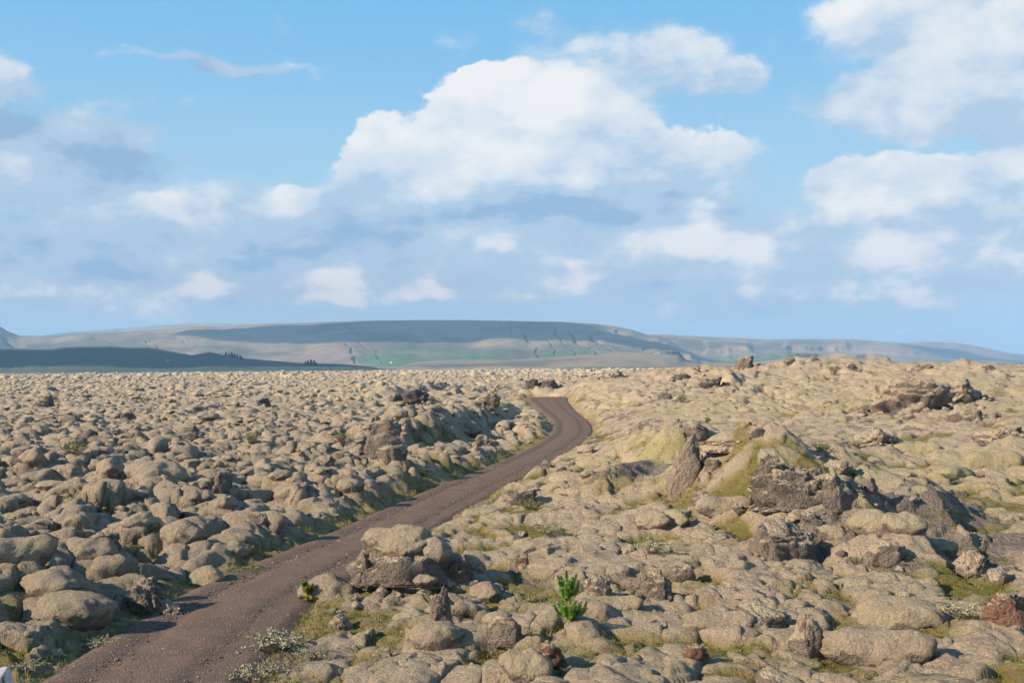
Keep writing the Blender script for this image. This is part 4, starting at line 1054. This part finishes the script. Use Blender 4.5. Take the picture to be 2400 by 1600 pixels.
# ------------------------------------------------------------------ willow bushes
def tube(V, F, pts, r0, r1, n=5):
    pts = [Vector(p) for p in pts]; b = len(V)
    for i, p in enumerate(pts):
        d = (pts[min(i + 1, len(pts) - 1)] - pts[max(i - 1, 0)]).normalized(); a = d.orthogonal().normalized(); c = d.cross(a)
        r = r0 + (r1 - r0) * i / (len(pts) - 1)
        for k_ in range(n): t_ = 2 * math.pi * k_ / n; V.append(p + a * (r * math.cos(t_)) + c * (r * math.sin(t_)))
    for i in range(len(pts) - 1):
        for k_ in range(n): F.append((b + i * n + k_, b + i * n + (k_ + 1) % n, b + (i + 1) * n + (k_ + 1) % n, b + (i + 1) * n + k_))
def willow(seed, stems=26, w=.6, h=.45, leaves=18, ls=.045):
    r = random.Random(seed); TV, TF, LV, LF = [], [], [], []
    for i in range(stems):
        a = r.uniform(0, 6.28); d = r.uniform(.2, 1) * w; hh = h * r.uniform(.45, 1) * (1.15 - .5 * d / w)
        b0 = Vector((r.uniform(-.25, .25) * w, r.uniform(-.25, .25) * w, -.08)); tip = Vector((math.cos(a) * d, math.sin(a) * d, hh))
        pts = [b0 + (tip - b0) * q_ + Vector((r.uniform(-.04, .04), r.uniform(-.04, .04), .10 * math.sin(q_ * 3.1))) for q_ in (0, .3, .6, .85, 1)]
        tube(TV, TF, pts, .009, .003, 4)
        for j in range(leaves):
            q_ = r.uniform(.3, 1.05); k_ = min(int(q_ * 4), 3); p = pts[k_].lerp(pts[k_ + 1], min(q_ * 4 - k_, 1.2))
            ax = Vector((r.gauss(0, 1), r.gauss(0, 1), r.gauss(.7, .6))).normalized(); sd = ax.orthogonal().normalized(); sd.rotate(Matrix.Rotation(r.uniform(0, 6.28), 3, ax)); s_ = ls * r.uniform(.6, 1.3); o_ = p + ax * .01
            b = len(LV); LV += [o_, o_ + ax * s_ * .5 + sd * s_ * .26, o_ + ax * s_, o_ + ax * s_ * .5 - sd * s_ * .26]; LF.append((b, b + 1, b + 2, b + 3))
    return TV, TF, LV, LF
WPROTO = []
for i, (sd, st, w_, h_, lv_, ls_) in enumerate([(1, 34, .62, .42, 22, .055), (2, 22, .42, .40, 20, .05), (3, 40, .9, .28, 26, .058)]):
    TV, TF, LV, LF = willow(sd, st, w_, h_, lv_, ls_)
    a = mesh_obj('twigs', TV, TF, TWIG, None, True, False).data; b = mesh_obj('leaves', LV, LF, LEAF, None, False, False).data
    c = b.copy(); c.materials.clear(); c.materials.append(LEAFG); WPROTO.append((a, b, c))
SHRUBS = [
 (2262,1455,120,0,0,'pale-leaved willow bush standing tall near the lower right'),
 (650,1520,210,2,0,'wide silvery dwarf willow on the right verge of the track'),
 (600,1590,180,2,0,'silvery dwarf willow at the bottom beside the track'),
 (735,1545,120,2,0,'silvery dwarf willow right of the wide one'),
 (1165,1480,60,1,0,'small silver willow tuft left of two in the bottom centre'),
 (1243,1500,46,1,0,'small silver willow tuft right of two in the bottom centre'),
 (1530,1300,110,0,0,'grey straggly willow left of the square lava block'),
 (1500,1240,60,1,1,'green-grey willow sprig below the yellow mound'),
 (1240,1195,70,0,1,'dark green willow bush under the dark cracked rock'),
 (1290,1260,90,0,0,'grey willow bush in the open moss right of the track'),
 (175,1065,90,0,1,'green-brown bush on the moss of the left field'),
 (590,1040,60,1,1,'low green bush in the left field'),
 (1600,945,40,1,1,'small green bush at the left of the rise'),
 (2010,1055,50,1,0,'grey bush on the slope above the right valley'),
 (2025,1082,40,1,1,'green bush at the head of the right valley'),
 (1920,1060,60,0,1,'green bush behind the ridge outcrop'),
 (2220,1125,50,2,1,'low green bush on the yellow moss at right'),
 (1955,880,44,1,1,'small green bush just below the highest crest'),
 (405,1440,70,2,0,'white-green ground willow below the jagged heap on the track edge'),
 (235,1520,130,2,0,'strip of pale ground willow along the left track edge'),
 (60,1575,120,2,0,'pale ground willow at the left corner of the track'),
 (580,1345,110,2,1,'fresh green ground willow on the left verge'),
 (920,1420,50,1,0,'silver willow sprig in front of the capped boulder'),
 (870,1365,40,1,0,'straw-pale sprig between the track and the capped boulder'),
 (1075,1330,34,1,0,'white-leaved sprig in the shadow of the capped boulder'),
 (1330,1295,30,1,0,'tiny pale sprig in the moss behind the sapling'),
 (800,1050,60,1,1,'low green bush at the foot of the slab-faced boulder'),
 (1000,1110,50,2,1,'olive ground willow at the shaded left verge'),
 (1640,1535,50,1,0,'pale sprig near the bottom, left of the stump'),
 (2000,1330,40,1,1,'green sprig under the ridge shadow'),
]
for bx, by, w, k_, g_, lb in SHRUBS:
    x, y, z = ground_at(bx, by); s = y / FPX; e = empty('willow_bush', (x, y, float(hgt(x, y)[0]) + .03), random.uniform(0, 6.28))
    ext = (.62, .42, .9)[k_] * 2; sc = w * s / ext * .95; e.scale = (sc, sc, max(sc, .6))
    for nm, me in (('twigs', WPROTO[k_][0]), ('leaves', WPROTO[k_][2 if g_ else 1])): o = bpy.data.objects.new(nm, me); COL.objects.link(o); o.parent = e
    tag(e, lb, 'willow bush', 'low willow bushes in the moss')

# ------------------------------------------------------------------ pine saplings
def needles(pts, r_, rnd, dens=520, ln=.075, up=.55):
    V, F = [], []; pts = [Vector(p) for p in pts]
    for i in range(len(pts) - 1):
        seg = pts[i + 1] - pts[i]; n_ = int(seg.length * dens)
        for j in range(n_):
            p = pts[i] + seg * rnd.random(); d = seg.normalized(); a = d.orthogonal(); a.rotate(Matrix.Rotation(rnd.uniform(0, 6.28), 3, d))
            dr = (a + d * rnd.uniform(.3, 1.1) * up * 1.6).normalized(); L = ln * rnd.uniform(.7, 1.15); w = dr.cross(d).normalized() * .0048
            b = len(V); V += [p - w, p + w, p + dr * L]; F.append((b, b + 1, b + 2))
    return V, F
def pine(name, bx, by, hpx, seed, label, yellow=False):
    rnd = random.Random(seed); x, y, z = ground_at(bx, by); s = y / FPX; H = hpx * s
    e = empty(name, (x, y, float(hgt(x, y)[0]))); tag(e, label, 'pine sapling')
    tr = [(0, 0, -.08), (.01, 0, .25 * H), (-.02 * H, 0, .5 * H), (-.06 * H, 0, .75 * H), (-.08 * H, 0, .95 * H)]
    V, F = [], []; tube(V, F, tr, .018, .006, 6); mesh_obj('trunk', V, F, TWIG, e)
    mat = NEEDLE
    def branch(pts, mt=NEEDLE, ln=.075, dens=520):
        V, F = [], []; tube(V, F, pts, .009, .004, 5); b = mesh_obj('branch', V, F, TWIG, e)
        nv, nf = needles(pts, 0, rnd, dens, ln); mesh_obj('needles', nv, nf, mt, b, False)
    branch([(-.075 * H, 0, .80 * H), (-.085 * H, 0, 1.02 * H)], NEEDLE, .08, 2200)                 # leader
    for k_ in range(15):                                                                             # upper whorl, reaching up
        a = k_ * 2.4 + rnd.uniform(-.3, .3); q_ = rnd.uniform(.10, .30) * H; b0 = Vector((-.055 * H, 0, rnd.uniform(.42, .70) * H))
        branch([b0, b0 + Vector((math.cos(a) * q_ * .7, math.sin(a) * q_ * .7, .06 * H)), b0 + Vector((math.cos(a) * q_, math.sin(a) * q_, rnd.uniform(.16, .36) * H))], NEEDLEY if yellow and k_ % 3 else NEEDLE, .085, 1300)
    for k_ in range(20):                                                                              # lower branches, bare trunk between
        a = k_ * 2.4 + rnd.uniform(-.2, .2); q_ = rnd.uniform(.12, .38) * H; b0 = Vector((0, 0, rnd.uniform(.04, .14) * H))
        branch([b0, b0 + Vector((math.cos(a) * q_ * .8, math.sin(a) * q_ * .6, .05 * H)), b0 + Vector((math.cos(a) * q_ * 1.1, math.sin(a) * q_ * .8, rnd.uniform(.14, .30) * H))], NEEDLEY if yellow and k_ % 2 else NEEDLE, .085, 1200)
    return e
pine('pine_sapling', 1338, 1456, 112, 3, 'bright green young pine standing alone in the moss right of centre')
pine('pine_sapling', 722, 1418, 54, 8, 'small yellowing pine on the right edge of the track', True)

# ------------------------------------------------------------------ grass along the verge, moss shoots in the hollows, stones on the track
def tuft(seed, n_, h, spread, mat, lean=.5, w=.006):
    r = random.Random(seed); V, F = [], []
    for i in range(n_):
        a = r.uniform(0, 6.28); p = Vector((r.gauss(0, spread), r.gauss(0, spread), -.01)); L = h * r.uniform(.5, 1.1)
        d = Vector((math.cos(a) * lean * r.random(), math.sin(a) * lean * r.random(), 1)).normalized(); sd = Vector((-math.sin(a), math.cos(a), 0)) * w
        m_ = p + d * L * .55; t_ = p + d * L + Vector((math.cos(a), math.sin(a), -.3)) * L * lean * .4
        b = len(V); V += [p - sd, p + sd, m_ + sd * .7, m_ - sd * .7, t_]; F += [(b, b + 1, b + 2, b + 3), (b + 3, b + 2, b + 4)]
    return mesh_obj('tuft_shape', V, F, mat, None, False, False)
gt_ = [tuft(1, 16, .16, .05, GRASS), tuft(2, 12, .11, .07, GRASS, .8), tuft(3, 10, .22, .04, GRASS, .4), tuft(4, 26, .06, .10, GMOSS, .9, .008)]
m_ = 7000; Y = np.sqrt(rng.random(m_) * (95 ** 2 - 16 ** 2) + 16 ** 2)
RCx = np.interp(Y, RC[:, 1], RC[:, 0]); RCz = np.interp(Y, RC[:, 1], RC[:, 3])
side = np.where(rng.random(m_) < .5, -1, 1); X = RCx + side * (RCz * 1.05 + .12 + np.abs(rng.normal(0, .55, m_)))
L_ = land(X, Y, False); rq = road_query(X, Y); kp = (rq[0] > rq[2] + .05) & (fbm(X / 1.8, Y / 1.8, 401, 3) > -.10)
X, Y, Z = X[kp], Y[kp], L_[2][kp]; m_ = len(X); sc = rng.uniform(.6, 1.25, m_)
scatter('verge_grass', gt_, np.stack([X, Y, Z], -1), np.stack([rng.normal(0, .15, m_), rng.normal(0, .15, m_), rng.uniform(0, 6.28, m_)], -1), np.stack([sc] * 3, -1), rng.choice([0, 1, 2, 3], m_, p=[.3, .3, .12, .28]))
m_ = 60000; Y = np.sqrt(rng.random(m_) * (75 ** 2 - 16 ** 2) + 16 ** 2); X = rng.uniform(-.6, .6, m_) * Y
L_ = land(X, Y, False); rq = road_query(X, Y); kp = (L_[3] > .35) & (rq[0] > rq[2] + .2); X, Y, Z = X[kp], Y[kp], L_[2][kp]; m_ = len(X); sc = rng.uniform(.6, 1.3, m_)
scatter('moss_shoots', gt_[3:] + gt_[1:2], np.stack([X, Y, Z], -1), np.stack([rng.normal(0, .2, m_), rng.normal(0, .2, m_), rng.uniform(0, 6.28, m_)], -1), np.stack([sc] * 3, -1), (rng.random(m_) < .12).astype(int))
st_ = []
for i in range(4):
    v, f = rock_geo(340 + i, 2, .2, 6); st_.append(mesh_obj('pebble_shape', v * .5, f, (TRACKM, TANROCK)[i % 2], None, True, False))
m_ = 16000; Y = np.sqrt(rng.random(m_) * (70 ** 2 - 17 ** 2) + 17 ** 2); q_ = rng.uniform(-1, 1, m_); q_ = np.sign(q_) * np.abs(q_) ** .7
C_ = catmull(RP, 40); X = np.interp(Y, C_[:, 1], C_[:, 0]) + q_ * np.interp(Y, C_[:, 1], C_[:, 3]) * 1.08; Z = np.interp(Y, C_[:, 1], C_[:, 2]) + .03 * (1 - q_ ** 2) - .02
sc = np.clip(.030 * np.exp(rng.normal(0, .55, m_)), .012, .13)
scatter('track_pebbles', st_, np.stack([X, Y, Z], -1), np.stack([rng.normal(0, .4, m_), rng.normal(0, .4, m_), rng.uniform(0, 6.28, m_)], -1), np.stack([sc, sc, sc * .7], -1), rng.integers(0, 4, m_))

# ------------------------------------------------------------------ the person whose shoulder shows in the lower left corner
def skin_figure():
    Yp = 17.0; d0 = ray(-14, 1562); X0 = d0[0] * Yp; zs = CAM.z + d0[2] * Yp; g = float(hgt(X0, Yp)[0]); base = zs - 1.46
    e = empty('person', (X0, Yp, base), 0); tag(e, 'person in a pale grey jacket, only the right shoulder showing at the lower left corner', 'person')
    def chain(name, nodes, edges, mat, parent, lv=2, root=0):
        me = bpy.data.meshes.new(name); me.from_pydata([n_[0] for n_ in nodes], edges, []); o = bpy.data.objects.new(name, me); COL.objects.link(o); o.parent = parent
        sk = o.modifiers.new('skin', 'SKIN'); 
        for i, n_ in enumerate(nodes): me.skin_vertices[0].data[i].radius = n_[1] if isinstance(n_[1], tuple) else (n_[1], n_[1])
        me.skin_vertices[0].data[root].use_root = True
        sb = o.modifiers.new('smooth', 'SUBSURF'); sb.levels = sb.render_levels = lv; me.materials.append(mat); sk.use_smooth_shade = True
        return o
    skin = simple('skin', (.50, .30, .22), (.56, .34, .25), 30, .6); jac = simple('jacket_fabric', (.50, .48, .50), (.58, .56, .57), 6, .8); navy = simple('navy_fabric', (.03, .035, .06), (.05, .05, .08), 6, .8); hair = simple('hair', (.08, .05, .03), (.12, .08, .05), 60, .6); boot = simple('boot_leather', (.05, .04, .035), (.09, .07, .05), 20, .6)
    N = [((0, 0, .95), (.15, .11)), ((0, 0, 1.15), (.14, .10)), ((0, 0, 1.34), (.17, .11)), ((0, .0, 1.47), (.07, .07)), ((0, -.01, 1.56), .055), ((0, -.01, 1.64), (.078, .09)), ((0, -.01, 1.73), (.07, .085)),
         ((-.19, 0, 1.41), .065), ((-.25, .02, 1.14), .05), ((-.24, -.07, .90), .036), ((-.24, -.09, .83), .03), ((.19, 0, 1.41), .065), ((.25, .02, 1.14), .05), ((.24, -.07, .90), .036), ((.24, -.09, .83), .03),
         ((-.10, 0, .84), .10), ((-.11, -.01, .48), .065), ((-.11, .02, .10), .045), ((-.11, -.10, .04), .042), ((.10, 0, .84), .10), ((.11, -.01, .48), .065), ((.11, .02, .10), .045), ((.11, -.10, .04), .042)]
    E = [(0, 1), (1, 2), (2, 3), (3, 4), (4, 5), (5, 6), (2, 7), (7, 8), (8, 9), (9, 10), (2, 11), (11, 12), (12, 13), (13, 14), (0, 15), (15, 16), (16, 17), (17, 18), (0, 19), (19, 20), (20, 21), (21, 22)]
    chain('body', N, E, skin, e)
    J = [((0, 0, .90), (.18, .14)), ((0, 0, 1.15), (.165, .125)), ((0, 0, 1.34), (.195, .135)), ((0, .0, 1.45), (.09, .085)), ((-.20, 0, 1.40), .085), ((-.26, .02, 1.14), .065), ((-.25, -.07, .92), .05), ((.20, 0, 1.40), .085), ((.26, .02, 1.14), .065), ((.25, -.07, .92), .05)]
    chain('jacket', J, [(0, 1), (1, 2), (2, 3), (2, 4), (4, 5), (5, 6), (2, 7), (7, 8), (8, 9)], jac, e)
    T = [((0, 0, .93), (.16, .13)), ((-.10, 0, .82), .115), ((-.11, -.01, .48), .082), ((-.11, .02, .14), .065), ((.10, 0, .82), .115), ((.11, -.01, .48), .082), ((.11, .02, .14), .065)]
    chain('trousers', T, [(0, 1), (1, 2), (2, 3), (0, 4), (4, 5), (5, 6)], navy, e)
    for sx in (-1, 1):
        chain('boot', [((sx * .11, .04, .15), .06), ((sx * .11, .04, .05), .055), ((sx * .11, -.06, .045), .05), ((sx * .11, -.15, .035), .04)], [(0, 1), (1, 2), (2, 3)], boot, e, 1)
        for k_, (ox, ln) in enumerate(((-.027, .075), (-.009, .085), (.009, .08), (.027, .065))):
            chain('finger', [((sx * .24 + ox * .3, -.09 + ox, .80), .010), ((sx * .24 + ox * .3, -.10 + ox, .80 - ln * .55), .009), ((sx * .235 + ox * .3, -.095 + ox, .80 - ln), .007)], [(0, 1), (1, 2)], skin, e, 1)
        chain('thumb', [((sx * .235, -.12, .845), .011), ((sx * .225, -.15, .81), .010), ((sx * .22, -.155, .785), .008)], [(0, 1), (1, 2)], skin, e, 1)
    v, f = ico(3); v = v * np.array([.092, .108, .105]) + np.array([0, .012, 1.73]); v = v[:]; mesh_obj('hair', v, f, hair, e)
    # a small mound under the boots where the ground is lower than they are
    return g, base, X0, Yp
print('PERSON', skin_figure())
